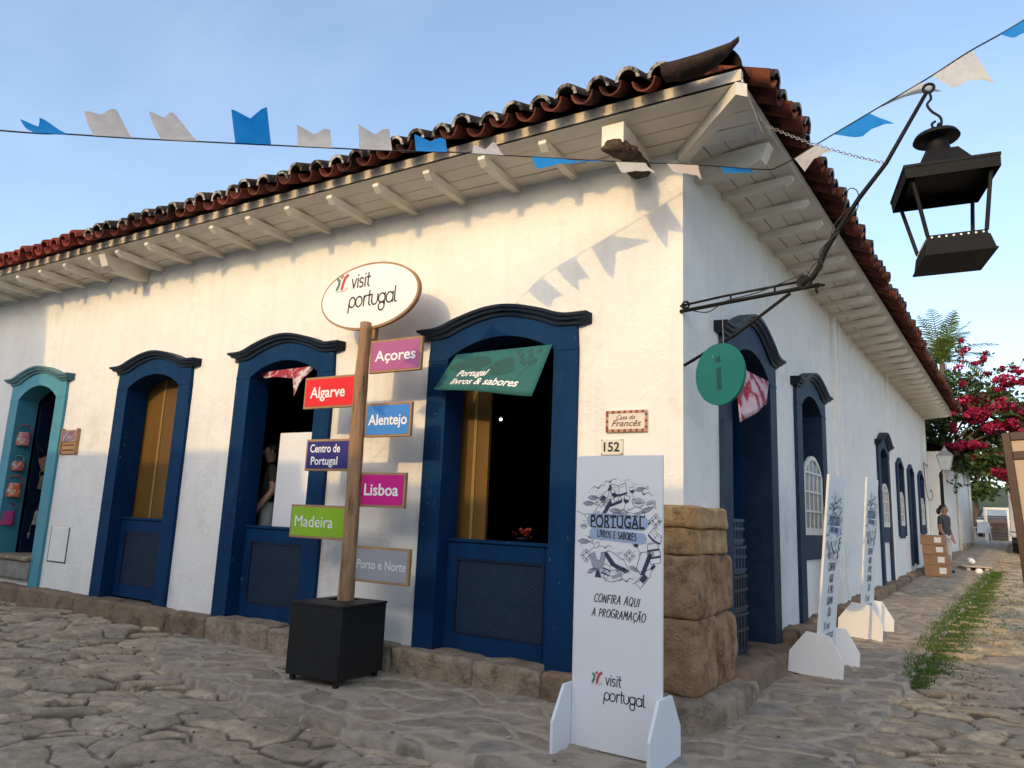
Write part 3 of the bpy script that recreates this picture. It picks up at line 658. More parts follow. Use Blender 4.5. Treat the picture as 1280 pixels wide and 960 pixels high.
# ---- stone plinth, thresholds and corner pillar
def rough_block(mb, c, half, rz=0, e=6.0, amp=.02, n=10, seed=0, base=None):
    """a worn stone block: a rounded cuboid with noise"""
    R = random.Random(seed); ph = [R.uniform(0, 9) for _ in range(6)]
    V = []; F = []
    cs, sn = cos(rz), sin(rz)
    idx = {}
    ks = [(-1+2*i/n) for i in range(n+1)]
    def vert(a, b, d):
        key = (round(a, 4), round(b, 4), round(d, 4))
        if key in idx: return idx[key]
        L = (abs(a)**e+abs(b)**e+abs(d)**e)**(1/e); p = Vector((a/L, b/L, d/L))
        q = Vector((p.x*half[0], p.y*half[1], p.z*half[2]))
        w_ = amp*(sin(q.x*9+ph[0])*sin(q.y*8+ph[1])+sin(q.z*11+ph[2])*sin(q.x*7+ph[3])+.6*sin(q.x*23+ph[4])*sin(q.z*27+ph[5])*1)
        q += Vector((p.x, p.y, p.z))*w_
        idx[key] = len(V); V.append((c[0]+q.x*cs-q.y*sn, c[1]+q.x*sn+q.y*cs, c[2]+q.z)); return idx[key]
    for ax in range(3):
        for sg in (-1, 1):
            for i in range(n):
                for j in range(n):
                    q = []
                    for a, b in ((ks[i], ks[j]), (ks[i+1], ks[j]), (ks[i+1], ks[j+1]), (ks[i], ks[j+1])):
                        t = [0, 0, 0]; t[ax] = sg; t[(ax+1) % 3] = a; t[(ax+2) % 3] = b; q.append(vert(*t))
                    F.append(q if sg > 0 else q[::-1])
    mb.add(V, F)
kerb = [(-15, -12.6), (-12.6, -11.1), (-11.1, -9.85), (-9.85, -8.35), (-8.35, -6.35), (-6.35, -5.6), (-5.6, -4.55), (-4.55, -3.5), (-3.5, -2.85), (-2.85, -1.9), (-1.9, -1.2), (-1.2, -.38)]
for i, (a, b) in enumerate(kerb):
    mb = MB(); g = .012
    rough_block(mb, ((a+b)/2, -.02+random.uniform(-.02, .015), .075+random.uniform(-.008, .012)), ((b-a)/2-g+.012, .18, .155), 0, 14, .007, 18, i)
    o = meshobj('plinth_stone', mb, M['stonegrey'] if i not in (2, 3, 4, 5, 11) else M['kerbbrown'], house, smooth=True)
s = 2.75; i = 40
mb = MB(SIDE); rough_block(mb, (1.85, .1, .13), (.92, .34, .16), 0, 7, .012, 12, 77); meshobj('doorstep', mb, M['kerbbrown'], house, smooth=True)
while s < LEN:
    L = random.uniform(1.1, 2.0); e = min(LEN, s+L); m_ = (s+e)/2; zt = float(np.interp(m_, [1.8, 2.9, 7, 14.6, 18.5], [.33, .40, .51, .67, .78])); zg = float(rise(m_))-.12
    mb = MB(SIDE); rough_block(mb, (m_, .02, (zt+zg)/2), ((e-s)/2-.004, .21, (zt-zg)/2), 0, 7, .012, 12, i)
    meshobj('plinth_stone', mb, M['kerbbrown'], house, smooth=True); s = e; i += 1
# corner pillar
pil = meshobj('corner_pillar', (lambda m_: (m_.box(-.5, -.02, .02, .4, 0, 1.6), m_)[1])(MB()), M['mortar'], house)
def pblock(x0, x1, y0, y1, z0, z1, e, amp, seed, m='stone'):
    mb = MB(); rough_block(mb, ((x0+x1)/2, (y0+y1)/2, (z0+z1)/2), ((x1-x0)/2, (y1-y0)/2, (z1-z0)/2), -TH*.5, e, amp, 20, seed)
    meshobj('stone_block', mb, M[m], pil, smooth=True)
pblock(-.66, .165, -.165, .82, 1.475, 1.668, 9, .007, 1, 'stonegold'); pblock(-.62, .145, -.14, .83, 1.262, 1.48, 14, .006, 2, 'stonegold')
pblock(-.64, .165, -.165, .40, .770, 1.266, 13, .009, 3); pblock(-.3, .19, .385, .86, .782, 1.262, 11, .012, 4)
pblock(-.66, .175, -.18, .37, .195, .776, 14, .009, 5); pblock(-.3, .20, .35, .90, .188, .788, 11, .012, 6)
pblock(-.85, .33, -.33, 1.22, -.12, .205, 8, .014, 7, 'stonegrey')
# ------------------------------------------------------------------ eaves and roof
ZS = lambda y: ZT-.03+.085*min(1, -y/.7)
EO = .70; PITCH_R = radians(24)
def eave(T, x0, x1, rafters, big, seams):
    mb = MB(T); n = 4; wd = EO/n
    for i in range(n):
        g = seams[i]; a_, b_ = -EO+wd*i+g, -EO+wd*(i+1)-.003; mb.add([(x, y, ZS(y)+dz) for dz in (0, .02) for x, y in ((x0, a_), (x1, a_), (x1, b_), (x0, b_))], [(0, 3, 2, 1), (4, 5, 6, 7), (0, 1, 5, 4), (1, 2, 6, 5), (2, 3, 7, 6), (3, 0, 4, 7)])
    mb.add([(x0, -EO+.02, ZS(-EO)+.035), (x1, -EO+.02, ZS(-EO)+.035), (x1, .3, ZT+.035), (x0, .3, ZT+.035)], [(0, 3, 2, 1)])
    meshobj('soffit', mb, M['soffit'], house)
    for x in rafters:
        mb = MB(T); h = .085; hw = .038
        mb.add([(x-hw,.0,ZT-h),(x+hw,.0,ZT-h),(x+hw,-EO+.07,ZT-h),(x-hw,-EO+.07,ZT-h),(x-hw,-EO+.005,ZT-.035),(x+hw,-EO+.005,ZT-.035),(x-hw,-EO+.005,ZT-.001),(x+hw,-EO+.005,ZT-.001),(x-hw,.0,ZT-.001),(x+hw,.0,ZT-.001)],
               [(0,3,2,1)[::-1],(3,4,5,2)[::-1],(4,6,7,5)[::-1],(0,8,6,4,3)[::-1],(1,2,5,7,9)[::-1],(8,9,7,6)[::-1]])
        meshobj('rafter', mb, M['soffit'], house)
    for x in big:
        mb = MB(T); hw = .075
        mb.prism([(-.0, 0)], 0, 0) if False else None
        P = [(.0, ZT-.2), (-.5, ZT-.2), (-.62, ZT-.15), (-.66, ZT-.06), (-.69, ZT-.002), (0, ZT-.002)]
        nP = len(P); mb.add([(x-hw, y, z) for y, z in P]+[(x+hw, y, z) for y, z in P], [list(range(nP)), list(range(2*nP-1, nP-1, -1))]+[(i, nP+i, nP+(i+1) % nP, (i+1) % nP) for i in range(nP)])
        meshobj('beam_end', mb, M['soffit'], house)
fr_raft = [-.42-.655*i for i in range(1, 22)]
eave(FRONT, -15, EO, [x for x in fr_raft if abs(x+8.0) > .2], [-8.0], (0, .004, .006, .012))
si_raft = [1.05+.62*i for i in range(0, 28)]
eave(SIDE, .02, LEN+.1, si_raft, [.34], (0, .003, .005, .009))
# corner: hip rafter
mb = MB(); d = Vector((.69, -.70, 0)); nrm = Vector((.7, .69, 0)).normalized()
mb.obox((d.x/2, d.y/2, ZT-.045), d/2+Vector((0, 0, .04)), nrm*.05, Vector((0, 0, .055))); meshobj('rafter', mb, M['soffit'], house)
# the rotten beam end
def jag(mb, c, half, seed):
    R = random.Random(seed); m_ = MB(); rough_block(m_, (0, 0, 0), half, 0, 3.5, .02, 16, seed); pts = [(R.uniform(-1, 1)*half[0], R.uniform(-1, 1)*half[1], R.uniform(-1, 1)*half[2]) for _ in range(26)]; am = [R.uniform(-.03, .035) for _ in pts]
    for i, v in enumerate(m_.v):
        d = sum(a*math.exp(-((v-Vector(p)).length/.035)**2) for p, a in zip(pts, am)); q = v.normalized() if v.length > 1e-6 else v
        m_.v[i] = Vector(c)+v+q*(d*1.6+R.uniform(-.004, .004))
    mb.add(m_.v, m_.f)
mb = MB(); mb.box(-.50, -.30, -.67, 0, ZT-.19, ZT-.003); be = meshobj('beam_end', mb, M['soffit'], house); be['label'] = 'rotten beam end with its lower half broken away'
mb = MB(); jag(mb, (-.385, -.50, ZT-.195), (.095, .165, .045), 5); jag(mb, (-.355, -.27, ZT-.215), (.085, .2, .055), 6)
meshobj('rotten_core', mb, M['rot'], be)
# mortar band under the tiles
mb = MB(); mb.box(-15, EO-.01, -EO, -EO+.06, ZS(-EO)+.001, 5.03); meshobj('eave_band', mb, M['scallop'], house)
mb = MB(SIDE); mb.box(-.6, LEN+.1, -EO, -EO+.06, ZS(-EO)+.001, 5.03); meshobj('eave_band', mb, M['soffit'], house)

tone_r = random.Random(3)
def tiles(T, cols, keep, red_from=None, nmax=12, name='tiles'):
    """rows of channel and cover tiles; local x along the eave, y up the slope"""
    lay = {k: (MB(T), []) for k in ('tile', 'tiletop', 'plaster', 'tilered')}
    def half(xc, y0, z0, r0, r1, L, up, m, thick=0, tn=1.0, seg=7, jx=0, lift=0.0):
        mb, tl = lay[m]; V = []
        rows = ((0, r0, lift), (L, r1, 0))
        def ring(t, r, lf):
            out = []
            for i in range(seg+1):
                a = pi*(i/seg)
                x = xc+jx*t+r*cos(a); z = r*sin(a)*(1 if up else -1)
                out.append((x, y0+t*cos(PITCH_R)-z*sin(PITCH_R)*.5, z0+t*sin(PITCH_R)+z+lf))
            return out
        R0 = ring(0, r0, lift); R1 = ring(L, r1, 0); n = seg+1
        mb.add(R0+R1, [(i, i+1, n+i+1, n+i) for i in range(seg)]); tl += [tn]*(2*n)
        if thick:
            I0 = ring(0, r0-thick, lift); I1 = ring(L, r1-thick, 0)
            mb.add(I0+I1, [(n+i, n+i+1, i+1, i) for i in range(seg)]); tl += [tn]*(2*n)
            ml, tl2 = lay['plaster' if up and m != 'tilered' else m]
            ml.add(R0+I0, [(i, n+i, n+i+1, i+1) for i in range(seg)]); tl2 += [tn]*(2*n)
    for x in cols:
        red = red_from is not None and x < red_from
        for k in range(nmax):
            y = -.91+.37*k; z = 4.962+.37*k*math.tan(PITCH_R)
            jx = tone_r.uniform(-.02, .02); jz = tone_r.uniform(-.010, .016); jy = tone_r.uniform(-.05, .025) if k == 0 else tone_r.uniform(-.015, .015)
            if keep(x, y+.2): half(x+tone_r.uniform(-.012, .012), y+jy, z+.10+jz, .102, .09, .47, False, 'tilered' if red else 'tile', .014 if k < 2 else 0, tone_r.random(), jx=jx, lift=.0)
            if keep(x+.138, y+.25): half(x+.138+tone_r.uniform(-.012, .012), y+.015+jy, z+.095+jz, .108, .088, .47, True, 'tilered' if red and k == 0 else 'tiletop', .030 if k == 0 else (.014 if k < 2 else 0), tone_r.random(), jx=jx, lift=.006)
    for k, (mb, tl) in lay.items():
        if not mb.v: continue
        mb.tone = tl; o = meshobj({'tile': 'channel_tiles', 'tiletop': 'cover_tiles', 'plaster': 'mortar_ends', 'tilered': 'newer_tiles'}[k], mb, M[k], roof, smooth=True); o['kind'] = 'stuff'
rid = 4.4; zr = 5.0+(rid+.88)*math.tan(PITCH_R)
mb = MB(); e0 = 5.0+.06
hipx = lambda y: -y
A = (-15, -EO, e0); B = (EO, -EO, e0); R1 = (-rid, rid, zr); R0 = (-15, rid, zr)
s1 = sp(LEN+.1, EO, e0); r2 = sp(LEN+.1, -rid, zr); rb = (-15, 2*rid+.8, e0); ri = (-2*rid-.6, 2*rid+.6, e0); s2 = sp(LEN+.1, -2*rid-.8, e0)
mb.add([A, B, R1, R0], [(0, 1, 2, 3)]); mb.add([B, s1, r2, R1], [(0, 1, 2, 3)]); mb.add([R0, R1, ri, rb], [(0, 1, 2, 3)]); mb.add([R1, r2, s2, ri], [(0, 1, 2, 3)]); mb.add([s1, s2, r2], [(0, 1, 2)])
roof = meshobj('roof', mb, M['tiletop'], house)
tiles(FRONT, [-15+.272*i for i in range(57)], lambda x, y: x+y < .02 and y < rid and x < .34, -8.35)
tiles(SIDE, [-.38+.28*i for i in range(69)], lambda x, y: y < x+.08 and y < rid and x < LEN+.3)
mb = MB(); tl = []
def swept_half(mb, path, rad, side, seg=9, up=True):
    n = len(path); V = []
    for (p, r) in zip(path, rad):
        for i in range(seg+1):
            a = pi*i/seg; V.append(Vector(p)+Vector(side)*r*cos(a)+Vector((0, 0, 1))*r*sin(a)*(1 if up else -1))
    mb.add(V, [(j*(seg+1)+i, j*(seg+1)+i+1, (j+1)*(seg+1)+i+1, (j+1)*(seg+1)+i) for j in range(n-1) for i in range(seg)])
sd_ = (.7071, .7071, 0)
for k in range(14):
    a = .30-.36*k; h = lambda t: 5.16+(.62-t)*math.tan(PITCH_R)*.98
    p0 = Vector((a+.25, -(a+.25), h(a+.25)+.03)); p1 = Vector((a-.2, -(a-.2), h(a-.2)))
    swept_half(mb, [p0, p1], [.135, .115], sd_)
mb.tone = [tone_r.random() for _ in mb.v]
meshobj('hip_tiles', mb, M['tiletop'], roof, smooth=True)
# the flared corner tile
mb = MB()
def horn(path, r, hgt, up=(0, 0, 1)):
    n = len(path); V = []; seg = 8
    for i, p in enumerate(path):
        p = Vector(p); t = (Vector(path[min(i+1, n-1)])-Vector(path[max(i-1, 0)])).normalized(); sd = Vector((t.y, -t.x, 0)).normalized()
        for k in range(seg+1):
            a = pi*k/seg; V.append(p+sd*r[i]*cos(a)-Vector((0, 0, 1))*(hgt[i]*sin(a)))
    for i, p in enumerate(path):
        p = Vector(p); t = (Vector(path[min(i+1, n-1)])-Vector(path[max(i-1, 0)])).normalized(); sd = Vector((t.y, -t.x, 0)).normalized()
        for k in range(seg+1):
            a = pi*k/seg; V.append(p+sd*(r[i]+.004)*cos(a)-Vector((0, 0, 1))*(hgt[i]*sin(a)+.02-.0))
    m_ = seg+1
    F = [(i*m_+k, i*m_+k+1, (i+1)*m_+k+1, (i+1)*m_+k) for i in range(n-1) for k in range(seg)]
    F += [tuple(n*m_+q for q in f[::-1]) for f in F]
    for i in range(n-1):
        for k in (0, seg): F.append((i*m_+k, (i+1)*m_+k, (n+i+1)*m_+k, (n+i)*m_+k))
    mb.add(V, F)
horn([(.14, -.90, 5.075), (.28, -.91, 5.05), (.42, -.91, 5.05), (.54, -.89, 5.085), (.63, -.85, 5.15), (.70, -.80, 5.245)], [.085, .10, .10, .085, .05, .006], [.085, .09, .085, .07, .055, .03])
mb.tone = [.4]*len(mb.v)
meshobj('corner_tile', mb, M['tiletop'], roof, smooth=True)

# ------------------------------------------------------------------ signs fixed to the wall
def plate(name, label, cat, x0, x1, z0, z1, m, d=.02, T=FRONT):
    t = thing(name, label, cat, T @ Vector(((x0+x1)/2, -d/2, z0)))
    mb = MB(T); mb.box(x0, x1, -d, .004, z0, z1); o = meshobj('plate', mb, m, t); bevel(o, .003, 1); return t, o
t, o = plate('tile_plaque', 'cream glazed plaque with a red brown tiled border and the words Casa do Francês', 'plaque', -.70, -.31, 2.285, 2.475, mat('glazed_cream', (.75, .7, .6), .3, (.7, .64, .54), 8))
mb = MB()
for a, b, c, d in ((-.70, -.31, 2.285, 2.31), (-.70, -.31, 2.45, 2.475), (-.70, -.675, 2.3105, 2.4495), (-.335, -.31, 2.3105, 2.4495)):
    n = max(1, int(max(b-a, d-c)/.026))
    for i in range(n):
        if b-a > d-c: mb.box(a+(b-a)*i/n+.001, a+(b-a)*(i+1)/n-.001, -.023, -.0195, c, d, i % 2)
        else: mb.box(a, b, -.023, -.0195, c+(d-c)*i/n+.001, c+(d-c)*(i+1)/n-.001, i % 2)
meshobj('border', mb, [mat('tile_red', (.24, .06, .035), .3), mat('tile_cream', (.5, .3, .22), .3)], t)
mb = MB(); add_text(mb, 'Casa do', -.51, 2.395, .055, -.0225, bold=.008, shear=.4); add_text(mb, 'Francês', -.505, 2.335, .078, -.0225, bold=.01, shear=.4, width=.28)
meshobj('lettering', mb, mat('brown_glaze', (.14, .04, .03), .4), t)
t, o = plate('house_number', 'white enamel house number 152 above the tall white banner', 'sign', -.745, -.535, 2.085, 2.225, mat('number_plate', (.74, .71, .63), .5, (.66, .62, .53), 10))
mb = MB(); add_text(mb, '152', -.64, 2.115, .115, -.0225, bold=.025); meshobj('lettering', mb, M['ink'], t)
mb = MB()
for x in (-.735, -.545):
    for z in (2.095, 2.215): mb.sphere((x, -.02, z), .006, seg=8, rings=5)
meshobj('screws', mb, M['iron'], t)
t, o = plate('shop_plaque', 'small carved wooden plaque with a colourful picture beside the turquoise door', 'plaque', -9.56, -9.13, 2.17, 2.53, M['ply'], .03)
mb = MB(); mb.box(-9.54, -9.15, -.045, -.029, 2.35, 2.51); meshobj('picture', mb, mat('naive_picture', (.25, .05, .07), .6, (.3, .3, .33), 14, .4, .6, extra=(.06, .07, .16), ext=(.5, .6), escale=16), t)
mb = MB()
for k in range(2): mb.box(-9.5, -9.2, -.034, -.029, 2.29-.075*k, 2.315-.075*k)
meshobj('lettering', mb, mat('carved_line', (.13, .06, .02), .8), t)
mb = MB()
for x in (-9.55, -9.15): mb.box(x-.012, x+.012, -.05, -.0, 2.16, 2.55)
meshobj('posts', mb, M['ply'], t)
t, o = plate('meter_hatch', 'flush whitewashed meter hatch low on the wall beside the turquoise door', 'hatch', -9.5, -9.05, .62, 1.1, M['wall'], .012)
mb = MB()
mb.box(-9.515, -9.502, -.010, -.001, .60, 1.11); mb.box(-9.048, -9.036, -.010, -.001, .60, 1.11); mb.box(-9.5, -9.05, -.010, -.001, .605, .617)
meshobj('joint', mb, M['ink'], t)

# ------------------------------------------------------------------ the signpost
PX, PY = -3.17, -.52; BY = -.50
post = thing('signpost', 'rough wooden signpost in a black box with a white oval board and seven coloured boards', 'signpost', (PX, PY, 0))
c = (-3.10, -.66); rz = radians(4)
T = frame_m((c[0], c[1], 0), rz)
mb = MB(T); h = .668; W, Dp = .30, .325
mb.box(-W, W, -Dp, Dp, .035, h-.024); bx = meshobj('base_box', mb, M['black'], post); bevel(bx, .005, 2)
mb = MB(T); hx0, hx1, hy0, hy1 = -.2, .06, .02, .26      # lid with a square hole round the pole
q = .006
for a, b, cc, d in ((-W-q, hx0, -Dp-q, Dp+q), (hx1, W+q, -Dp-q, Dp+q), (hx0+.0005, hx1-.0005, -Dp-q, hy0), (hx0+.0005, hx1-.0005, hy1, Dp+q)): mb.box(a, b, cc, d, h-.022, h)
meshobj('lid', mb, M['black'], bx)
mb = MB(T)
for a in (-1, 1):
    for b in (-1, 1): mb.box(a*(W-.05)-.02, a*(W-.05)+.02, b*(Dp-.05)-.02, b*(Dp-.05)+.02, -.03, .035)
meshobj('feet', mb, M['rubber'], bx)
mb = MB(); n = 40; seg = 18; V = []
for i in range(n+1):
    z = .08+(3.42-.08)*i/n
    for k in range(seg):
        a = 2*pi*k/seg; r = .076-.012*i/n+.006*sin(3*a+z*1.3)+.004*sin(5*a-z*2.1)+.003*sin(z*9+a*2)
        V.append((PX+r*cos(a)+.008*sin(z*1.7), PY+r*sin(a), z))
mb.add(V, [(i*seg+k, i*seg+(k+1) % seg, (i+1)*seg+(k+1) % seg, (i+1)*seg+k) for i in range(n) for k in range(seg)]+[list(range(n*seg, (n+1)*seg))])
meshobj('pole', mb, M['wood'], post, smooth=True)
mb = MB(); mb.box(PX-.05, PX+.09, PY+.03, PY+.085, 3.25, 3.45); meshobj('bracket', mb, M['wood'], post)
# oval board
OX, OZ, OA, OB = -3.20, 3.72, .672, .362
def ell(a, b, n=64): return [(OX+a*cos(2*pi*i/n), OZ+b*sin(2*pi*i/n)) for i in range(n)]
mb = MB(); mb.prism(ell(OA, OB)[::-1], BY-.0, BY+.045); ov = meshobj('oval_board', mb, M['ply'], post)
mb = MB(); mb.prism(ell(OA-.022, OB-.022)[::-1], BY-.004, BY+.002); meshobj('face', mb, M['shellac'], ov)
def visit_logo(x, z, h, y, parent, T=FRONT, name='lettering'):
    """the rounded two-line lettering with the red and green figure; h is the x-height"""
    mb = MB(T)
    strokes(mb, ROUND, 'visit', x+.2*h, z+1.15*h, h*.9, h*.15, y, shear=.04)
    strokes(mb, ROUND, 'Portugal', x, z-.75*h, h*.98, h*.15, y, shear=.04, sp_=1.0)
    meshobj(name, mb, M['ink'], parent)
    mb = MB(T); u = h*1.0; ex, ez = x-1.55*h, z+1.25*h
    mb.ribbon([(ex-.1*u, ez+1.05*u), (ex+.12*u, ez+.85*u), (ex+.1*u, ez+.45*u), (ex-.15*u, ez+.02*u)], .3*u, y, 0)
    mb.ribbon([(ex+1.15*u, ez+1.3*u), (ex+.8*u, ez+1.0*u), (ex+.62*u, ez+.55*u), (ex+.5*u, ez+.02*u)], .34*u, y-.0004, 1)
    mb.ribbon([(ex+.35*u, ez+1.15*u), (ex+.55*u, ez+1.3*u)], .3*u, y-.0008, 2)
    mb.ribbon([(ex-.25*u, ez-.22*u)]+[(ex-.2*u+.1*u*i, ez-.26*u+.05*u*(i % 2)) for i in range(12)]+[(ex+1.05*u, ez-.2*u), (ex+1.2*u, ez-.02*u), (ex+1.05*u, ez+.1*u), (ex+.9*u, ez-.02*u)], .07*u, y, 3)
    meshobj('emblem', mb, [M['logogreen'], M['logored'], mat('logo_rust', (.45, .2, .12), .5), M['logogrey']], parent)
visit_logo(OX-.26, OZ-.02, .112, BY-.006, ov)
boards = [('Açores', (.40, .11, .27), -3.155, -2.45, 2.885, 3.225, 1, .155), ('Algarve', (.72, .02, .025), -4.005, -3.315, 2.555, 2.895, -1, .165), ('Alentejo', (.05, .23, .62), -3.155, -2.525, 2.235, 2.575, 1, .15),
          ('Centro de\nPortugal', (.03, .025, .17), -3.90, -3.345, 1.90, 2.228, -1, .115), ('Lisboa', (.55, .01, .22), -3.175, -2.542, 1.55, 1.887, 1, .16), ('Madeira', (.25, .45, .02), -4.042, -3.355, 1.215, 1.552, -1, .165), ('Porto e Norte', (.30, .31, .34), -3.15, -2.432, .843, 1.178, 1, .12)]
for k, (txt, col, x0, x1, z0, z1, sd2, sz) in enumerate(boards):
    # the boards butt against the pole's flank
    cx0 = (x0+x1)/2; wd = x1-x0
    if sd2 > 0: x0 = PX+.06
    else: x1 = PX-.06
    y0 = BY+random.uniform(-.004, .004)
    mb = MB(); mb.box(x0, x1, y0, y0+.038, z0, z1); bo = meshobj('name_board', mb, M['ply'], post); bevel(bo, .004, 1)
    g = .024; pm = mat('board_paint', col, .5, tuple(min(1, q*1.08) for q in col), 3, spec=.3)
    f = MB(); f.box(x0+g, x1-g, y0-.003, y0+.003, z0+g, z1-g); meshobj('face', f, pm, bo)
    l = MB(); cx = cx0+(.025 if sd2 > 0 else 0); cz = (z0+z1)/2
    if '\n' in txt:
        a, b = txt.split('\n'); add_text(l, a, cx, cz+.028, .118, y0-.0055, bold=.018, width=wd*.76); add_text(l, b, cx, cz-.1, .118, y0-.0055, bold=.018, width=wd*.68)
    else: add_text(l, txt, cx, cz-sz*.33, sz, y0-.0055, bold={'P': .012, 'M': 0}.get(txt[0], .018), width=wd*{'Açores': .74, 'Algarve': .72, 'Alentejo': .78, 'Lisboa': .68, 'Madeira': .78, 'Porto e Norte': .84}[txt])
    meshobj('lettering', l, M['letter'] if k != 6 else mat('pale_letter', (.68, .69, .7), .5), bo)

# ------------------------------------------------------------------ tall display banners
def doodles(mb, R, cx, cz, Rr, mi_dark, mi_grey, mi_pale, y, clip):
    """a ring of little pen drawings; everything in local x,z"""
    def put(sh, x, z, s, rot, w=.0045):
        ca, sa = cos(rot), sin(rot)
        for kind, P, mi in sh:
            Q = [(x+(a*ca-b*sa)*s, z+(a*sa+b*ca)*s) for a, b in P]
            s_ = s
            if any(abs(q[0]) > clip for q in Q): Q = [(max(-clip, min(clip, q[0])), q[1]) for q in Q]
            if kind == 'l': mb.ribbon(Q, w, y-.0006*mi, mi)
            else: mb.flat(Q, y-.0003, mi)
    D, G, P_ = mi_dark, mi_grey, mi_pale
    fish = [('f', [(-.5, .0), (-.2, .16), (.2, .13), (.45, .0), (.2, -.12), (-.2, -.15)], G), ('l', [(-.5, 0), (-.2, .17), (.2, .14), (.46, 0), (.7, .15), (.66, -.16), (.46, 0), (.2, -.13), (-.2, -.16), (-.5, 0)], D), ('l', [(-.25, .1), (-.2, -.1)], D), ('f', [(-.1, .12), (.4, .02), (.1, .0), (-.1, .03)], D)]
    bottle = [('l', [(-.16, -.6), (-.16, .1), (-.06, .3), (-.06, .6), (.06, .6), (.06, .3), (.16, .1), (.16, -.6), (-.16, -.6)], D), ('f', [(-.12, -.35), (.12, -.35), (.12, .0), (-.12, .0)], D), ('f', [(-.05, .35), (.05, .35), (.05, .58), (-.05, .58)], D)]
    book = [('l', [(0, -.3), (-.5, -.2), (-.45, .35), (0, .2), (.45, .35), (.5, -.2), (0, -.3), (0, .2)], D), ('f', [(0, -.3), (-.5, -.2), (-.52, -.3), (0, -.42), (.52, -.3), (.5, -.2)], D), ('l', [(-.38, .18), (-.1, .08)], G), ('l', [(-.38, .02), (-.1, -.08)], G), ('l', [(.1, .08), (.36, .18)], G)]
    book2 = [('l', [(-.5, -.25), (.1, -.1), (.6, .35), (.1, .3), (-.45, -.1), (-.5, -.25)], D), ('f', [(-.5, -.25), (.1, -.1), (.6, .35), (.62, .15), (.1, -.3), (-.45, -.4)], D)]
    glass = [('l', [(-.2, .5), (-.18, .1), (0, -.05), (.18, .1), (.2, .5), (-.2, .5)], D), ('f', [(-.17, .25), (-.15, .1), (0, -.02), (.15, .1), (.17, .25)], D), ('l', [(0, -.05), (0, -.5)], D), ('l', [(-.15, -.5), (.15, -.5)], D)]
    tile = [('l', [(-.4, 0), (0, .4), (.4, 0), (0, -.4), (-.4, 0), (0, .4)], D), ('l', arc(0, 0, .16, .16, 0, 360, 8), D), ('f', [(-.3, 0), (-.18, .07), (-.18, -.07)], D), ('f', [(.3, 0), (.18, .07), (.18, -.07)], D), ('f', [(0, .3), (.07, .18), (-.07, .18)], D), ('f', [(0, -.3), (.07, -.18), (-.07, -.18)], D)]
    bird = [('l', [(-.6, .1), (-.25, .25), (0, 0), (.25, .3), (.6, .2)], D), ('f', [(-.25, .24), (0, -.02), (.25, .28), (0, .1)], D)]
    bowl = [('l', arc(0, 0, .45, .16, 0, 360, 14), D), ('l', arc(0, 0, .45, .4, 180, 360, 10), D), ('f', arc(0, -.02, .34, .11, 0, 360, 10), G)]
    tart = [('l', [(-.5, -.2), (-.4, .1), (.3, .3), (.55, .0), (-.5, -.2)], D), ('f', [(-.5, -.2), (.55, 0), (.5, -.2), (-.42, -.36)], D)]
    barrel = [('l', [(-.25, -.5), (-.36, 0), (-.25, .5), (.25, .5), (.36, 0), (.25, -.5), (-.25, -.5)], D), ('f', [(-.33, .12), (.33, .12), (.33, .22), (-.33, .22)], D), ('f', [(-.33, -.24), (.33, -.24), (.33, -.14), (-.33, -.14)], D), ('f', [(-.24, -.1), (.0, -.1), (0, .1), (-.3, .1)], G)]
    spoon = [('l', [(-.6, .1), (.1, 0)], D), ('l', arc(.32, -.03, .24, .15, 0, 360, 10), D)]
    wave = [('l', [(-.4, 0), (-.25, .1), (-.1, 0), (.05, .1), (.2, 0), (.35, .1)], G)]
    cheese = [('l', [(-.5, -.2), (-.5, .1), (.1, .3), (.5, .12), (.5, -.18), (-.1, -.32), (-.5, -.2)], D), ('l', [(-.5, .1), (-.05, -.03), (.5, .12)], D), ('f', [(-.05, -.03), (.5, .12), (.5, -.05), (-.05, -.18)], G)]
    rooster = [('f', [(-.25, -.1), (-.35, .3), (-.15, .4), (-.05, .1), (.1, .1), (.15, .4), (.3, .42), (.32, .25), (.25, .0), (.1, -.25), (-.1, -.28)], G), ('l', [(-.25, -.1), (-.35, .3), (-.15, .4), (-.05, .1), (.1, .1), (.15, .4), (.3, .42), (.32, .25), (.25, 0), (.1, -.25), (-.1, -.28), (-.25, -.1)], D), ('f', [(-.12, -.55), (.14, -.55), (.08, -.28), (-.06, -.28)], D)]
    items = [(book, .02, .86, .155, .1), (bottle, -.33, .70, .17, -.6), (bird, -.50, .86, .12, .1), (fish, -.62, .66, .12, 0), (fish, -.74, .53, .12, 0), (tart, -.07, .60, .13, .2), (glass, .19, .56, .13, -.3), (bowl, .50, .60, .13, .0), (bird, .62, .74, .14, -.4), (book2, -.45, .36, .22, .3), (fish, -.05, .38, .12, .0), (fish, .02, .30, .12, 0), (cheese, .42, .34, .18, .1), (tile, .92, .18, .15, .0),
             (spoon, -.86, .27, .14, -.2), (bowl, -.86, .02, .07, 0), (fish, -.84, -.34, .13, .0), (spoon, -.6, -.48, .13, .8), (tile, -.78, -.66, .15, 0), (rooster, -.48, -.80, .23, .0), (book2, -.02, -.72, .22, -1.1), (tile, .30, -.60, .13, 0), (tart, .62, -.72, .2, 1.0), (barrel, .88, -.52, .17, .2), (bottle, .70, -1.0, .2, -.7), (cheese, -.1, -1.06, .17, .1), (bird, .24, -1.18, .12, .1), (book, .93, -.15, .13, -.6)]
    for sh, a, b, s, r in items: put(sh, cx+a*Rr, cz+b*Rr, s*Rr/.29*.74, r, .0034)
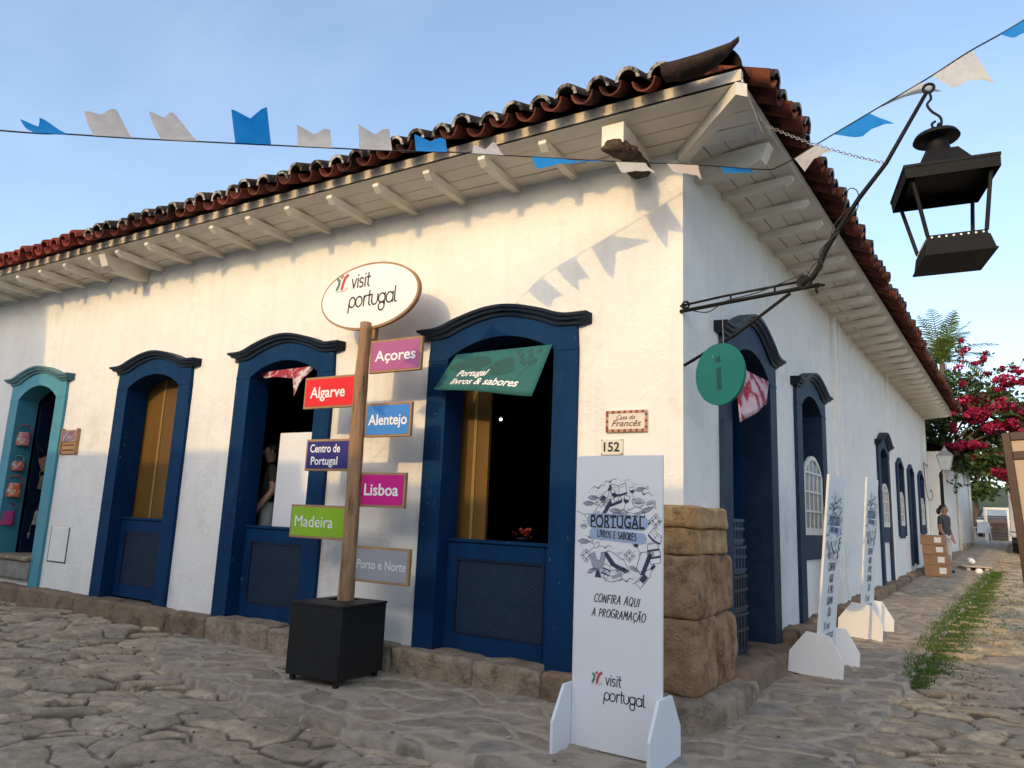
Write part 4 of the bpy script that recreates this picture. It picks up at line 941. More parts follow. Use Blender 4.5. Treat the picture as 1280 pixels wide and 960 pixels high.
    extra = [(fish, .55, .87, .10, .2), (bird, -.2, 1.0, .10, .2), (bottle, -.12, .78, .12, .5), (glass, .36, .78, .10, .2), (fish, .72, .42, .11, .4), (spoon, -.62, .20, .12, .9), (tart, .64, .12, .10, .3), (fish, -.62, -.22, .10, .2), (bird, -.3, -.48, .10, 0), (bowl, .1, -.9, .10, 0), (glass, .48, -.40, .12, .5), (barrel, -.28, -.98, .11, -.3), (fish, .42, -.88, .10, -.4), (spoon, .56, -1.12, .12, .6), (fish, -.62, -.98, .10, .5), (bowl, .8, .58, .09, .2), (tile, -.3, .52, .08, .3)]
    for sh, a, b, s, r in extra: put(sh, cx+a*Rr, cz+b*Rr, s*Rr/.29*.8, r, .0028)
    for k in range(34):
        a = R.uniform(0, 2*pi); q = R.uniform(.45, 1.0); X, Z = cos(a)*q, sin(a)*q*1.1
        if abs(Z) < .22 and abs(X) < .75: continue
        put(wave, cx+X*Rr, cz+Z*Rr, .055*Rr/.29, R.uniform(-.2, .2), .0025)
    for k in range(60):
        a = R.uniform(0, 2*pi); q = R.uniform(.4, 1.02); X, Z = cos(a)*q, sin(a)*q*1.1
        if abs(Z) < .22 and abs(X) < .75: continue
        put([('f', [(-.5, 0), (0, .5), (.5, 0), (0, -.5)], G)], cx+X*Rr, cz+Z*Rr, R.uniform(.006, .011), 0)
def display_banner(loc, rz, label, tilt=0, w=.67, h=2.01, narrow=False, z_off=0, lines=('CONFIRA AQUI', 'A PROGRAMAÇÃO'), feet=(0, 0)):
    t = thing('display_banner', label, 'banner', loc, 'tall white display banners outside the house')
    T = frame_m(loc, rz, tilt); mb = MB(T); mb.box(-w/2, w/2, -.012, .012, .012, h); bd = meshobj('panel', mb, M['white'], t); bevel(bd, .0015, 1)
    for k, sx in enumerate((-1, 1)):
        f = MB(T); x = sx*(w/2+.013); d = feet[k]
        P = [(-.26, d), (-.26, .20), (-.11, .42), (.11, .42), (.26, .20), (.26, d)]; n = 6
        f.add([(x-.011, a, b) for a, b in P]+[(x+.011, a, b) for a, b in P], [list(range(n))[::-1], list(range(n, 2*n))]+[(i, (i+1) % n, n+(i+1) % n, n+i) for i in range(n)])
        bevel(meshobj('foot', f, M['white'], t), .0015, 1)
    mb = MB(T); y = -.0135; R = random.Random(5)
    doodles(mb, R, .0, h-.51, .312, 0, 1, 2, y, w/2-.004)
    # pale brush patches with the title
    def patch(x0, x1, z0, z1, r, lean=0):
        P = []
        for cx, cz, a0 in ((x1-r, z1-r, 0), (x0+r, z1-r, 90), (x0+r, z0+r, 180), (x1-r, z0+r, 270)):
            P += [(cx+r*cos(radians(a0+30*i)), cz+r*sin(radians(a0+30*i))+lean*(cx)) for i in range(4)]
        mb.flat(P, y-.001, 2)
    zc = h-.51; sc_ = w/.62
    patch(-.225*sc_, .215*sc_, zc-.01, zc+.095, .05, -.02); patch(-.205*sc_, .205*sc_, zc-.095, zc-.018, .036, -.06)
    meshobj('drawings', mb, [M['navyink'], M['greyink'], M['paleblue']], bd)
    mb = MB(T); add_text(mb, 'PORTUGAL', -.005, zc+.0, .118, y-.0022, bold=.022, width=.385*sc_)
    for x in np.linspace(-.175, .175, 8)*sc_:      # slab serifs
        for zz in (zc+.0, zc+.082): mb.flat([(x-.02, zz-.004), (x+.02, zz-.004), (x+.02, zz+.005), (x-.02, zz+.005)], y-.0026)
    strokes(mb, HAND, 'LIVROS E SABORES', -.004, zc-.076, .046, .0066, y-.0022, align='c', wob=.05, rot=-.05, sp_=.66, gap=.12)
    meshobj('title', mb, M['ink'], bd)
    mb = MB(T)
    if len(lines) == 2:
        strokes(mb, HAND, lines[0], .0, h-1.03, .056, .0068, y, shear=.22, align='c', wob=.05, rot=-.02, sp_=.80, gap=.13)
        strokes(mb, HAND, lines[1], .015, h-1.125, .055, .0068, y, shear=.22, align='c', wob=.05, rot=-.02, sp_=.78, gap=.13)
    else:
        for k, l in enumerate(lines): strokes(mb, HAND, l, 0, h-.98-.115*k, .075, .0115, y, shear=.15, align='c', wob=.05, sp_=.85, gap=.12)
    meshobj('lettering', mb, M['ink'], bd)
    visit_logo(-.085, .38, .052, y, bd, T)
    return t
display_banner((-.125, -1.085, -.035), radians(-3), 'tall white display banner in front of the corner pillar, nearest and facing the viewer', feet=(-.01, -.01))
LN = ('CONFIRA', 'AQUI', 'A PRO', 'GRAMA', 'ÇÃO')
display_banner((.685, 2.47, .075), radians(90-6), 'tall white display banner standing beside the first side window, its foot plates in shade', radians(5.5), lines=LN)
display_banner((.865, 4.82, .20), radians(90-6.5), 'farther tall white display banner on the side street with sunlit foot plates', radians(4.5), lines=LN)
# ------------------------------------------------------------------ cloth banners in the doorways
def cloth(name, label, cat, corner, mats, thick=.004, nu=16, nv=8, wave=.02, deco=None, wf=2.2):
    """corner: TL, TR, BR, BL"""
    TL, TR, BR, BL = map(Vector, corner); t = thing(name, label, cat, (TL+TR)/2)
    nrm = (TR-TL).cross(BL-TL).normalized()
    def P(u, v, d=0):
        p = (TL*(1-u)+TR*u)*(1-v)+(BL*(1-u)+BR*u)*v
        return p+nrm*(wave*sin(u*wf*pi+v*1.5)*v+d)
    mb = MB(); V = []
    for k in (thick/2, -thick/2):
        for j in range(nv+1):
            for i in range(nu+1): V.append(P(i/nu, j/nv, k))
    n = nu+1; N = n*(nv+1); F = []
    for j in range(nv):
        for i in range(nu):
            q = (j*n+i, j*n+i+1, (j+1)*n+i+1, (j+1)*n+i); F += [q, tuple(N+a for a in q[::-1])]
    for i in range(nu): F += [(i, N+i, N+i+1, i+1), (nv*n+i, nv*n+i+1, N+nv*n+i+1, N+nv*n+i)]
    for j in range(nv): F += [(j*n, (j+1)*n, N+(j+1)*n, N+j*n), (j*n+nu, N+j*n+nu, N+(j+1)*n+nu, (j+1)*n+nu)]
    mb.add(V, F); o = meshobj('fabric', mb, mats, t, smooth=True)
    return t, P, nrm
M['gprint'] = mat('dark_green_print', (.018, .085, .08), .8)
gm = mat('green_cloth', (.024, .145, .138), .8, (.03, .165, .155), 4, trans=.15)
t, P, nrm = cloth('hanging_banner', 'green cloth banner reading Portugal livros & sabores slung across the corner doorway', 'cloth banner', ((-2.30, -.12, 3.10), (-1.235, -.07, 3.125), (-1.36, -.23, 2.615), (-2.50, -.22, 2.745)), gm, wave=.02)
sgn = -1 if nrm.y > 0 else 1
def on(u, v, d=.0045): return P(u, v, sgn*d)
mb = MB()
def cpoly(poly, d, mi): mb.add([on(a, b, d) for a, b in poly], [list(range(len(poly)))], mi)
def blob(cu, cv, ru, rv, seed, n=18, mi=0, d=.004):
    R = random.Random(seed); ph = [R.uniform(0, 6) for _ in range(3)]
    B = [(cu+ru*cos(2*pi*i/n)*(1+.12*sin(3*2*pi*i/n+ph[0])+.07*sin(7*2*pi*i/n+ph[1])), cv+rv*sin(2*pi*i/n)*(1+.12*sin(4*2*pi*i/n+ph[2]))) for i in range(n)]
    mb.add([on(cu, cv, d)]+[on(max(.005, min(.995, a)), max(.01, min(.99, b)), d) for a, b in B], [(0, i+1, (i+1) % n+1) for i in range(n)], mi)
blob(.28, .28, .17, .17, 1); blob(.60, .42, .13, .2, 2); blob(.13, .38, .1, .12, 3); blob(.34, .5, .05, .1, 6)
meshobj('print_motif', mb, M['gprint'], t); mb = MB()
for k in range(7): blob(.70+.034*k+.01*(k % 2), .1+.1*(k % 3), .022, .065, 10+k, 10)
for k in range(5): blob(.9-.03*k, .33+.04*(k % 2), .02, .05, 30+k, 10)
meshobj('print_motif', mb, M['gprint'], t)
mb = MB()
for (a, b), (c, d) in (((.52, .55), (.38, .96)), ((.55, .55), (.45, .96)), ((.86, .42), (.80, .62))):
    mb.add([on(a-.004, b), on(a+.004, b), on(c+.004, d), on(c-.004, d)], [(0, 1, 2, 3)])
meshobj('stems', mb, M['teal_dark'], t)
mb = MB()
def cloth_text(body, u0, v0, wd, hh, shear):
    V, F, w_ = text_geo(body, .02, shear)
    mb.add([on(u0+(a/w_+.5)*wd, v0-b*hh, .007) for a, b in V], F)
cloth_text('Portugal', .16, .63, .33, .22, .25); cloth_text('livros & sabores', .14, .84, .69, .22, .25)
meshobj('lettering', mb, M['letter'], t)
red = mat('red_print_cloth', (.68, .62, .62), .8, (.40, .03, .06), 5.5, .44, .52, 3, trans=.2)
t, P, nrm = cloth('door_cloth', 'red and white cloth drooping from the head of the doorway behind the signpost', 'cloth', ((-5.44, .06, 3.155), (-4.42, .02, 3.17), (-4.50, -.03, 3.02), (-5.36, .05, 3.09)), red, wave=.025, wf=3)
mb = MB(); V = [(-4.78, 0, 3.12), (-4.45, -.01, 3.16), (-4.58, -.06, 2.95), (-4.66, -.05, 2.80), (-4.72, -.02, 2.96)]
mb.add(V+[(a, b+.006, c) for a, b, c in V], [(0, 4, 2, 1), (4, 3, 2), (5, 6, 7, 9), (9, 7, 8), (0, 1, 6, 5), (1, 2, 7, 6), (2, 3, 8, 7), (3, 4, 9, 8), (4, 0, 5, 9)]); meshobj('loose_end', mb, red, t)
q = lambda s_, o, z: tuple(sp(s_, o, z))
t, P, nrm = cloth('door_cloth', 'red and white printed cloth hanging slantwise in the side doorway behind the turquoise disc', 'cloth', (q(1.16, .06, 3.08), q(2.38, .05, 3.12), q(1.95, .16, 2.80), q(1.13, .14, 2.50)), mat('pink_print_cloth', (.66, .50, .55), .8, (.38, .015, .05), 6, .45, .55, 3, trans=.2), wave=.02)

# ------------------------------------------------------------------ inside the doorways
t = thing('white_panel', 'blank white panel leaning in the doorway behind the signpost', 'panel', (-4.98, .36, .2))
mb = MB(); mb.box(-5.19, -4.42, .28, .30, .25, 2.42); bevel(meshobj('board', mb, M['white'], t), .002, 1)
mb = MB(); mb.box(-5.17, -4.44, .302, .33, .25, .29); mb.box(-5.17, -4.44, .302, .33, 2.36, 2.40); meshobj('batten', mb, M['ply'], t)
t = thing('hanging_bulb', 'small lit bulb hanging inside the dark corner room', 'light bulb', (-3.37, 2.5, 2.83))
mb = MB(); mb.sphere((-3.37, 2.5, 2.83), .016); meshobj('bulb', mb, M['bulb'], t, smooth=True)
mb = MB(); mb.tube([(-3.37, 2.5, 2.87), (-3.37, 2.5, 4.29)], .006, 6); mb.lathe([(.018, 0), (.02, .05), (.01, .07)], (-3.37, 2.5, 2.865), 10); meshobj('flex', mb, M['ink'], t)
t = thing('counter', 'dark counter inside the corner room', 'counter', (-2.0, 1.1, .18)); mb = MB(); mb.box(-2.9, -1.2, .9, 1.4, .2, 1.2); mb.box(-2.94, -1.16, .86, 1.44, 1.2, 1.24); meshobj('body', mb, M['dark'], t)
t = thing('red_flower_bowl', 'small red flowers in a bowl on the counter seen over the half door', 'flowers', (-2.1, 1.0, 1.24))
mb = MB(); mb.lathe([(.03, 0), (.07, .03), (.08, .06), (.07, .06), (.02, .02)], (-2.1, 1.0, 1.24), 14); meshobj('bowl', mb, M['cratedark'], t, smooth=True)
mb = MB(); R = random.Random(2)
for k in range(16): mb.sphere((-2.1+R.uniform(-.09, .09), 1.0+R.uniform(-.06, .06), 1.32+R.uniform(-.02, .09)), R.uniform(.012, .026), seg=7, rings=5)
meshobj('flowers', mb, M['redlamp'], t, smooth=True)
t = thing('ceramic_pot', 'dark glazed pot', 'pot', (-2.4, .95, 1.24)) if False else None
# bags of the shop behind the turquoise door
bag_m = [('rose pink and cream woven handbag with a hoop handle, topmost in the turquoise doorway', (.42, .12, .15), (.55, .42, .32), -11.0, .06, 2.42, .30, 0), ('slim red and beige clutch bag with ring handle, second highest in the turquoise doorway', (.40, .06, .06), (.5, .42, .32), -11.02, .05, 2.02, .30, 0), ('orange red handbag with a pale base hanging in the turquoise doorway', (.55, .10, .02), (.6, .5, .36), -11.0, .04, 1.60, .30, 0), ('magenta and purple handbag with a round handle, lowest in the turquoise doorway', (.42, .03, .16), (.2, .08, .14), -11.04, .02, 1.16, .32, 0),
         ('brown leather satchel hanging askew deep in the turquoise doorway', (.16, .075, .05), (.1, .05, .035), -10.72, .32, 2.04, .26, .5), ('olive brown woven bag hanging in the dark of the turquoise doorway', (.10, .085, .04), (.06, .05, .025), -10.66, .32, 1.74, .28, 0), ('grey woven bag with a tassel hanging low in the turquoise doorway', (.22, .21, .19), (.13, .12, .11), -10.62, .3, 1.18, .28, 0)]
for k, (lab, c1, c2, x, y, z, w_, rot) in enumerate(bag_m):
    w_ *= .62
    t = thing('handbag', lab, 'handbag', (x, y, z), 'handbags in the turquoise doorway')
    m1 = mat('woven_fibre', c1, .85, c2, 16, .46, .54, 3, bump=.4, bscale=60)
    BT = Matrix.Translation((x+.03, y+.05, z)) @ Matrix.Rotation(radians(62 if x < -10.9 else 40), 4, 'Z') @ Matrix.Rotation(-rot, 4, 'Y'); mb = MB(BT); hh = .22 if k != 1 else .15
    V = []; n = 8; st = [(-.0, .5), (.04, .56), (.5, .5), (.85, .46), (1.0, .42)]; sg = 14
    for f_, r in st:
        for i in range(sg):
            a = 2*pi*i/sg; ca, sa = cos(a), sin(a)
            V.append((w_*1.0*r*abs(ca)**.5*(1 if ca > 0 else -1)*1.0, .06*abs(sa)**.6*(1 if sa > 0 else -1)*(1-.5*f_), -.09+hh*f_))
    mb.add(V, [(j*sg+i, j*sg+(i+1) % sg, (j+1)*sg+(i+1) % sg, (j+1)*sg+i) for j in range(len(st)-1) for i in range(sg)]+[list(range(sg))[::-1]])
    meshobj('bag_body', mb, m1, t, smooth=True)
    mb = MB(BT)
    if rot or k == 6: mb.tube([(-w_*.35, 0, hh-.09), (0, 0, hh+.16), (w_*.35, 0, hh-.09)], .006, 6)
    else: mb.torus((0, 0, hh-.07), .10 if k != 1 else .07, .010, (0, 1, 0), 18, 6)
    meshobj('handle', mb, mat('bag_handle', tuple(q*.6 for q in c1) if k != 1 else (.16, .28, .22), .7), t, smooth=True)
    if k == 6:
        mb = MB(); mb.tube([(x, y-.05, z-.08), (x, y-.06, z-.2)], .004, 5); mb.lathe([(.004, 0), (.02, -.03), (.012, -.1)], (x, y-.06, z-.2), 8); meshobj('tassel', mb, m1, t)
# blue crates stacked in the side doorway
def crate(s_, o, z, w_, d, h, label, m, rz=0):
    loc = sp(s_, o, z); t = thing('plastic_crate', label, 'crate', loc, 'plastic crates in the side doorway')
    T = Matrix.Translation(loc) @ Matrix.Rotation(radians(90)-TH+rz, 4, 'Z'); mb = MB(T); e = .012
    mb.box(-w_/2, w_/2, -d/2, d/2, 0, .014)
    for a, b, c, dd in ((-w_/2, w_/2, -d/2, -d/2+e), (-w_/2, w_/2, d/2-e, d/2), (-w_/2, -w_/2+e, -d/2+e, d/2-e), (w_/2-e, w_/2, -d/2+e, d/2-e)): mb.box(a, b, c, dd, .014, h-.03)
    o1 = meshobj('body', mb, m, t)
    mb = MB(T); r = .014
    for zz in (h-.035, h*.55, .03):
        for a, b, c, dd in ((-w_/2-r, w_/2+r, -d/2-r, -d/2), (-w_/2-r, w_/2+r, d/2, d/2+r), (-w_/2-r, -w_/2, -d/2, d/2), (w_/2, w_/2+r, -d/2, d/2)): mb.box(a, b, c, dd, zz, zz+.028)
    for k in range(6):
        x = -w_/2+.04+(w_-.08)*k/5; mb.box(x-.008, x+.008, -d/2-.009, -d/2, .06, h-.04); 
        yv = -d/2+.04+(d-.08)*k/5; mb.box(-w_/2-.009, -w_/2, yv-.008, yv+.008, .06, h-.04)
    meshobj('ribs', mb, m, o1); return t
crate(1.45, -.22, .29, .55, .38, .40, 'navy plastic crate at the bottom of the stack in the side doorway', M['cratedark'])
crate(1.44, -.21, .69, .55, .38, .36, 'dark navy plastic crate in the middle of the stack in the side doorway', M['cratedark'], radians(3))
crate(1.40, -.20, 1.05, .5, .34, .28, 'blue ribbed plastic crate second from the top in the side doorway', M['crate'], radians(-3))
crate(1.40, -.20, 1.33, .5, .34, .26, 'blue ribbed plastic crate topmost of the stack in the side doorway', M['crate'], radians(2))

# ------------------------------------------------------------------ people
def skin_mesh(joints, edges, radii, sub=2, root=0):
    me = bpy.data.meshes.new('body'); me.from_pydata([tuple(j) for j in joints], edges, [])
    o = bpy.data.objects.new('body', me); COL.objects.link(o)
    md = o.modifiers.new('skin', 'SKIN'); md.use_smooth_shade = True
    sv = me.skin_vertices[0].data
    for i, r in enumerate(radii):
        sv[i].radius = r if isinstance(r, tuple) else (r, r)
        sv[i].use_root = (i == root)
    ss = o.modifiers.new('sub', 'SUBSURF'); ss.levels = sub; ss.render_levels = sub
    dg = bpy.context.evaluated_depsgraph_get(); r = bpy.data.meshes.new_from_object(o.evaluated_get(dg))
    bpy.data.objects.remove(o); bpy.data.meshes.remove(me); return r
def person(name_label, loc, face, height, mats, arms, legs_spread=.1, seated=False, group=None):
    """standing figure; local x = the person's left, local -y = forward; arms: list of (elbow, wrist, tip) for left and right"""
    t = thing('person', name_label, 'person', loc, group)
    H = height; J = []; R_ = []; E = []
    def add(p, r, par=None):
        J.append(Vector(p)*H); R_.append((r[0]*H, r[1]*H) if isinstance(r, tuple) else r*H); k = len(J)-1
        if par is not None: E.append((par, k))
        return k
    pelv = add((0, 0, .53), (.095, .068)); belly = add((0, 0, .62), (.085, .062), pelv); chest = add((0, .005, .74), (.10, .07), belly)
    neck0 = add((0, .0, .815), (.05, .042), chest); neck = add((0, -.006, .855), .030, neck0)
    hb = add((0, -.012, .895), (.040, .046), neck); hm = add((0, -.012, .938), (.044, .056), hb); ht = add((0, -.002, .972), (.036, .044), hm)
    nose = add((0, -.070, .918), .010, hm)
    for sx, (el, wr, tip) in zip((1, -1), arms):
        sh = add((.105*sx, 0, .80), .040, chest); a = add(el, .030, sh); b = add(wr, .022, a); c = add(tip, (.026, .014), b)
        u = (Vector(tip)-Vector(wr)).normalized(); side = u.cross(Vector((0, 1, .3))).normalized()
        for k in range(4): 
            f0 = Vector(tip)+side*(.009*(k-1.5))+u*.012; f1 = f0+u*(.026-.004*abs(k-1.5)); i0 = add(f0, .0065, c); add(f1+Vector((0, -.006, 0)), .005, i0)
        i0 = add(Vector(wr)+u*.02+side*.022, .007, b); add(Vector(wr)+u*.045+side*.032, .0055, i0)
    for sx in (1, -1):
        hp = add((.055*sx, 0, .50), .062, pelv); kn = add((.06*sx*(1+legs_spread), -.008, .28), .042, hp); an = add((.06*sx*(1+legs_spread), .01, .055), .026, kn)
        hl = add((.06*sx*(1+legs_spread), .012, .022), .022, an); add((.065*sx*(1+legs_spread), -.075, .014), (.026, .014), hl)
    r = skin_mesh(J, E, R_, 2)
    body = MB(); body.v = [v.co.copy() for v in r.vertices]; body.f = [list(p.vertices) for p in r.polygons]
    mi = []
    for p in r.polygons:
        c = p.center/H; lat = abs(c.x)
        if c.z > .845: k = 0
        elif c.z < .04 : k = 3
        elif lat > .125 and c.z < .70: k = 0
        elif c.z > .545: k = 1
        else: k = 2
        mi.append(k)
    body.m = mi
    T = Matrix.Translation(loc) @ Matrix.Rotation(face, 4, 'Z'); body.v = [T @ v for v in body.v]
    bo = meshobj('body', body, [mats['skin'], mats['top'], mats['bottom'], M['ink']], t, smooth=True)
    hr = MB(T); V = []; sg, rg = 16, 10
    for i in range(rg+1):
        th = pi*.62*i/rg
        for k in range(sg):
            a = 2*pi*k/sg; fr = max(0, -sin(a)); rr = 1.0
            th2 = min(th, (pi*.30 if fr > .55 else pi*.62)); 
            V.append((.053*H*sin(th2)*cos(a), .006*H+.062*H*sin(th2)*sin(a), .945*H+.058*H*cos(th2)))
    hr.add(V, [(i*sg+k, (i+1)*sg+k, (i+1)*sg+(k+1) % sg, i*sg+(k+1) % sg) for i in range(rg) for k in range(sg)])
    if mats.get('bun'): hr.sphere((0, .075*H, .90*H), .038*H, .03*H, .05*H)
    meshobj('hair', hr, M['hair'], t, smooth=True)
    ey = MB(T)
    for sx in (-1, 1): ey.sphere((.019*H*sx, -.0555*H, .937*H), .0062*H, .005*H, .0045*H, 8, 6)
    ey.sphere((0, -.0585*H, .899*H), .014*H, .004*H, .0035*H, 10, 6, 1)
    for sx in (-1, 1): ey.sphere((.049*H*sx, -.006*H, .925*H), .007*H, .013*H, .02*H, 8, 6, 2)
    meshobj('face_features', ey, [M['ink'], mat('lips', (.22, .07, .06), .5), mats['skin']], bo, smooth=True)
    return t
hang = lambda sx: ((.135*sx, .01, .64), (.15*sx, -.03, .50), (.152*sx, -.045, .455))
zp = float(rise(15.3))
person('person in a charcoal T-shirt with dark tied-back hair standing behind the cardboard boxes', tuple(sp(15.1, .62, zp)), radians(62), 1.62, dict(skin=M['skin'], top=M['shirt'], bottom=M['trousers'], bun=True), (hang(1), ((-.13, .0, .64), (-.12, -.06, .52), (-.08, -.09, .50))))
person('person in a dark top and pale jeans standing inside the doorway behind the white panel', (-5.67, .60, .18+.46), radians(-35), 1.70, dict(skin=M['skinlight'], top=mat('dark_olive_cloth', (.05, .042, .03), .9), bottom=M['trousers'], bun=False), (((.14, .02, .64), (.13, -.07, .52), (.10, -.10, .48)), ((-.135, .01, .64), (-.13, -.06, .51), (-.11, -.09, .47))))
# raised floor of that room
mb = MB(); mb.box(-9.1, -.7, .52, 6, .18, .63) if False else None

# ------------------------------------------------------------------ lamp bracket, lantern, disc
br = thing('lamp_bracket', 'long wrought iron arm braced out from the corner of the house with a rising rod', 'lamp bracket', (.0, -.02, 3.33))
a0 = Vector((-.02, -.012, 3.325)); a1 = Vector((1.12, -.24, 3.345)); dn = (a1-a0).normalized()
mb = MB(); mb.tube([a0, a1+dn*.02], .017, 8); mb.tube([a0+Vector((0, 0, .05)), a0+(a1-a0)*.35+Vector((0, 0, .06)), a1-dn*.12+Vector((0, 0, .055))], .010, 6)
for f in (.04, .4, .72): p = a0+(a1-a0)*f; mb.tube([p, p+Vector((0, 0, .06))], .009, 6)
mb.torus(a0+Vector((.05, -.01, .05)), .03, .010, (0, 1, 0), 12, 6); mb.torus(a1+Vector((.03, 0, -.035)), .035, .012, (0, 1, 0), 12, 6, pi, 2*pi)
meshobj('arm', mb, M['iron'], br, smooth=True)
mb = MB(); mb.tube([Vector((.01, -.005, 2.845)), Vector((.47, -.10, 3.05)), Vector((.92, -.20, 3.318))], .014, 8); meshobj('brace', mb, M['iron'], br, smooth=True)
mb = MB(); c = Vector((1.03, -.22, 3.385)); pv = dn.cross(Vector((0, 0, 1))).normalized()
for k in (-.018, .006): mb.tube([c+pv*k, c+pv*(k+.012)], .055, 16)
mb.tube([c-pv*.03, c+pv*.03], .015, 8); meshobj('pulley', mb, M['iron'], br)
rod = [Vector((1.02, -.22, 3.36)), Vector((1.09, -.235, 3.41)), Vector((1.14, -.243, 3.48)), Vector((1.19, -.255, 3.60)), Vector((1.275, -.272, 3.73)), Vector((1.45, -.31, 3.965)), Vector((1.64, -.348, 4.18)), Vector((1.93, -.408, 4.645))]
mb = MB(); mb.tube(rod, [.022, .022, .022, .021, .020, .018, .016, .014], 9)
mb.torus((1.94, -.41, 4.665), .034, .011, (0, 1, 0), 14, 6); meshobj('rod', mb, M['iron'], br, smooth=True)
mb = MB(); 
W1 = [a0+Vector((.02, 0, .03)), a0+Vector((.25, -.06, -.05)), a0+Vector((.42, -.09, .02)), a0+Vector((.7, -.15, .045)), c+Vector((0, -.03, .06))]
def smooth_path(P, n=8):
    out = []; P = [Vector(p) for p in P]
    for i in range(len(P)-1):
        p0, p1, p2, p3 = P[max(i-1, 0)], P[i], P[i+1], P[min(i+2, len(P)-1)]
        for k in range(n):
            t_ = k/n; out.append(.5*((2*p1)+(p2-p0)*t_+(2*p0-5*p1+4*p2-p3)*t_*t_+(3*p1-p0-3*p2+p3)*t_**3))
    return out+[P[-1]]
mb.tube(smooth_path(W1), .005, 5); mb.tube(smooth_path([c, c+Vector((.06, -.03, .1)), rod[3]+Vector((.03, 0, .02)), rod[4]+Vector((-.02, -.02, .03)), rod[4]+Vector((.06, 0, .16)), rod[4]+Vector((.1, -.02, .32)), rod[4]+Vector((.16, 0, .30)), rod[4]+Vector((.15, 0, .16)), rod[4]+Vector((.05, 0, .06))]), .004, 5)
mb.tube(smooth_path([rod[1], rod[2]+Vector((.03, -.02, 0)), rod[3]+Vector((-.03, -.02, 0)), rod[4]+Vector((.025, -.02, 0))]), .006, 5); meshobj('cable', mb, M['cord'], br, smooth=True)
# the stay chain from the eave to the rod
st0 = Vector((.70, -.10, 4.88)); st1 = Vector((1.64, -.348, 4.18)); 
t = thing('stay_chain', 'thin grey chain running from the eaves to the lamp rod', 'chain', st0); mb = MB(); n = 44
for i in range(n):
    f = (i+.5)/n; p = st0.lerp(st1, f)+Vector((0, 0, -.10*4*f*(1-f)*.35)); d = (st1-st0).normalized(); s1_ = d.cross(Vector((0, 0, 1))).normalized(); s2_ = d.cross(s1_)
    w2 = s1_ if i % 2 else s2_
    L_ = .017; mb.tube([p+d*L_+w2*0, p+d*L_*.6+w2*.009, p-d*L_*.6+w2*.009, p-d*L_, p-d*L_*.6-w2*.009, p+d*L_*.6-w2*.009, p+d*L_], .003, 4, caps=False)
meshobj('links', mb, M['chain'], t)
mb = MB(); mb.tube([st0+Vector((-.04, .02, 0)), st0+Vector((-.04, .02, -.12)), st0+Vector((-.03, .02, -.14)), st0+Vector((-.05, .02, -.15))], .005, 5); meshobj('loose_end', mb, M['chain'], t)
# the lantern
lx, ly = 1.965, -.41
ln = thing('street_lantern', 'large empty black iron lantern hanging from the raised rod', 'lantern', (lx, ly, 3.3))
rzL = radians(12); tiltL = Matrix.Rotation(radians(3.2), 4, Vector((0.25, 1, 0)).normalized())
T = Matrix.Translation((1.945, ly, 4.64)) @ tiltL.inverted() @ Matrix.Rotation(rzL, 4, 'Z') @ Matrix.Translation((0, 0, -4.64))
mb = MB(T)
def frustum(mb, z0, h0, z1, h1, mi=0, lid=True):
    mb.add([(-h0, -h0, z0), (h0, -h0, z0), (h0, h0, z0), (-h0, h0, z0), (-h1, -h1, z1), (h1, -h1, z1), (h1, h1, z1), (-h1, h1, z1)], [(0, 1, 5, 4), (1, 2, 6, 5), (2, 3, 7, 6), (3, 0, 4, 7)]+([(0, 3, 2, 1), (4, 5, 6, 7)] if lid else []), mi)
mb.lathe([(.0, 4.325), (.05, 4.32), (.135, 4.285), (.15, 4.255), (.145, 4.25), (.06, 4.262), (.075, 4.20), (.085, 4.12), (.095, 4.11)], (0, 0, 0), 22)
meshobj('chimney', mb, M['iron'], ln, smooth=True)
mb = MB(T); frustum(mb, 4.02, .155, 4.13, .10); frustum(mb, 3.955, .285, 4.02, .155, 0, False); frustum(mb, 3.935, .285, 3.955, .285); frustum(mb, 3.86, .277, 3.934, .281, 0, False); frustum(mb, 3.862, .266, 3.934, .27, 0, False)
rf_ = meshobj('hood', mb, M['iron'], ln)
mb = MB(T); frustum(mb, 3.875, .235, 3.93, .24, 0, False)
for k in range(9): 
    x = -.2+.05*k
    for sx in (-1, 1): mb.add([(x-.006, sx*.241, 3.90), (x+.006, sx*.241, 3.90), (x+.006, sx*.241, 3.912), (x-.006, sx*.241, 3.912)], [(0, 1, 2, 3)])
meshobj('inner_rim', mb, M['iron'], rf_)
mb = MB(T)
for sx in (-1, 1):
    for sy in (-1, 1):
        mb.tube([(sx*.235, sy*.235, 3.90), (sx*.172, sy*.172, 3.47)], .013, 6)
        meshobj('post', mb, M['iron'], ln); mb = MB(T)
mb = MB(T); frustum(mb, 3.335, .205, 3.44, .186, 0, True); frustum(mb, 3.44, .178, 3.475, .175, 0, False); frustum(mb, 3.325, .213, 3.336, .213)
bs = meshobj('base', mb, M['iron'], ln)
mb = MB(T)
for k in range(8):
    x = -.15+.30*k/7
    for sx in (-1, 1):
        for (p, n_) in (((x, sx*.1785, 3.457), (0, 1, 0)), ((sx*.1785, x, 3.457), (1, 0, 0))):
            n_ = Vector(n_)*sx; mb.tube([Vector(p), Vector(p)+n_*.003], .007, 8)
meshobj('rivets', mb, M['letter'], bs)
mb = MB(); hk = smooth_path([(1.945, ly, 4.63), (1.95, ly, 4.58), (1.925, ly, 4.54), (1.95, ly, 4.48), (2.0, ly, 4.42), (2.0, ly, 4.36), (1.96, ly, 4.345), (1.945, ly, 4.38), (1.97, ly, 4.40)]); mb.tube(hk, .009, 7); mb.torus((1.985, ly, 4.345), .03, .007, (1, .3, 0), 12, 6); meshobj('hook', mb, M['iron'], ln, smooth=True)
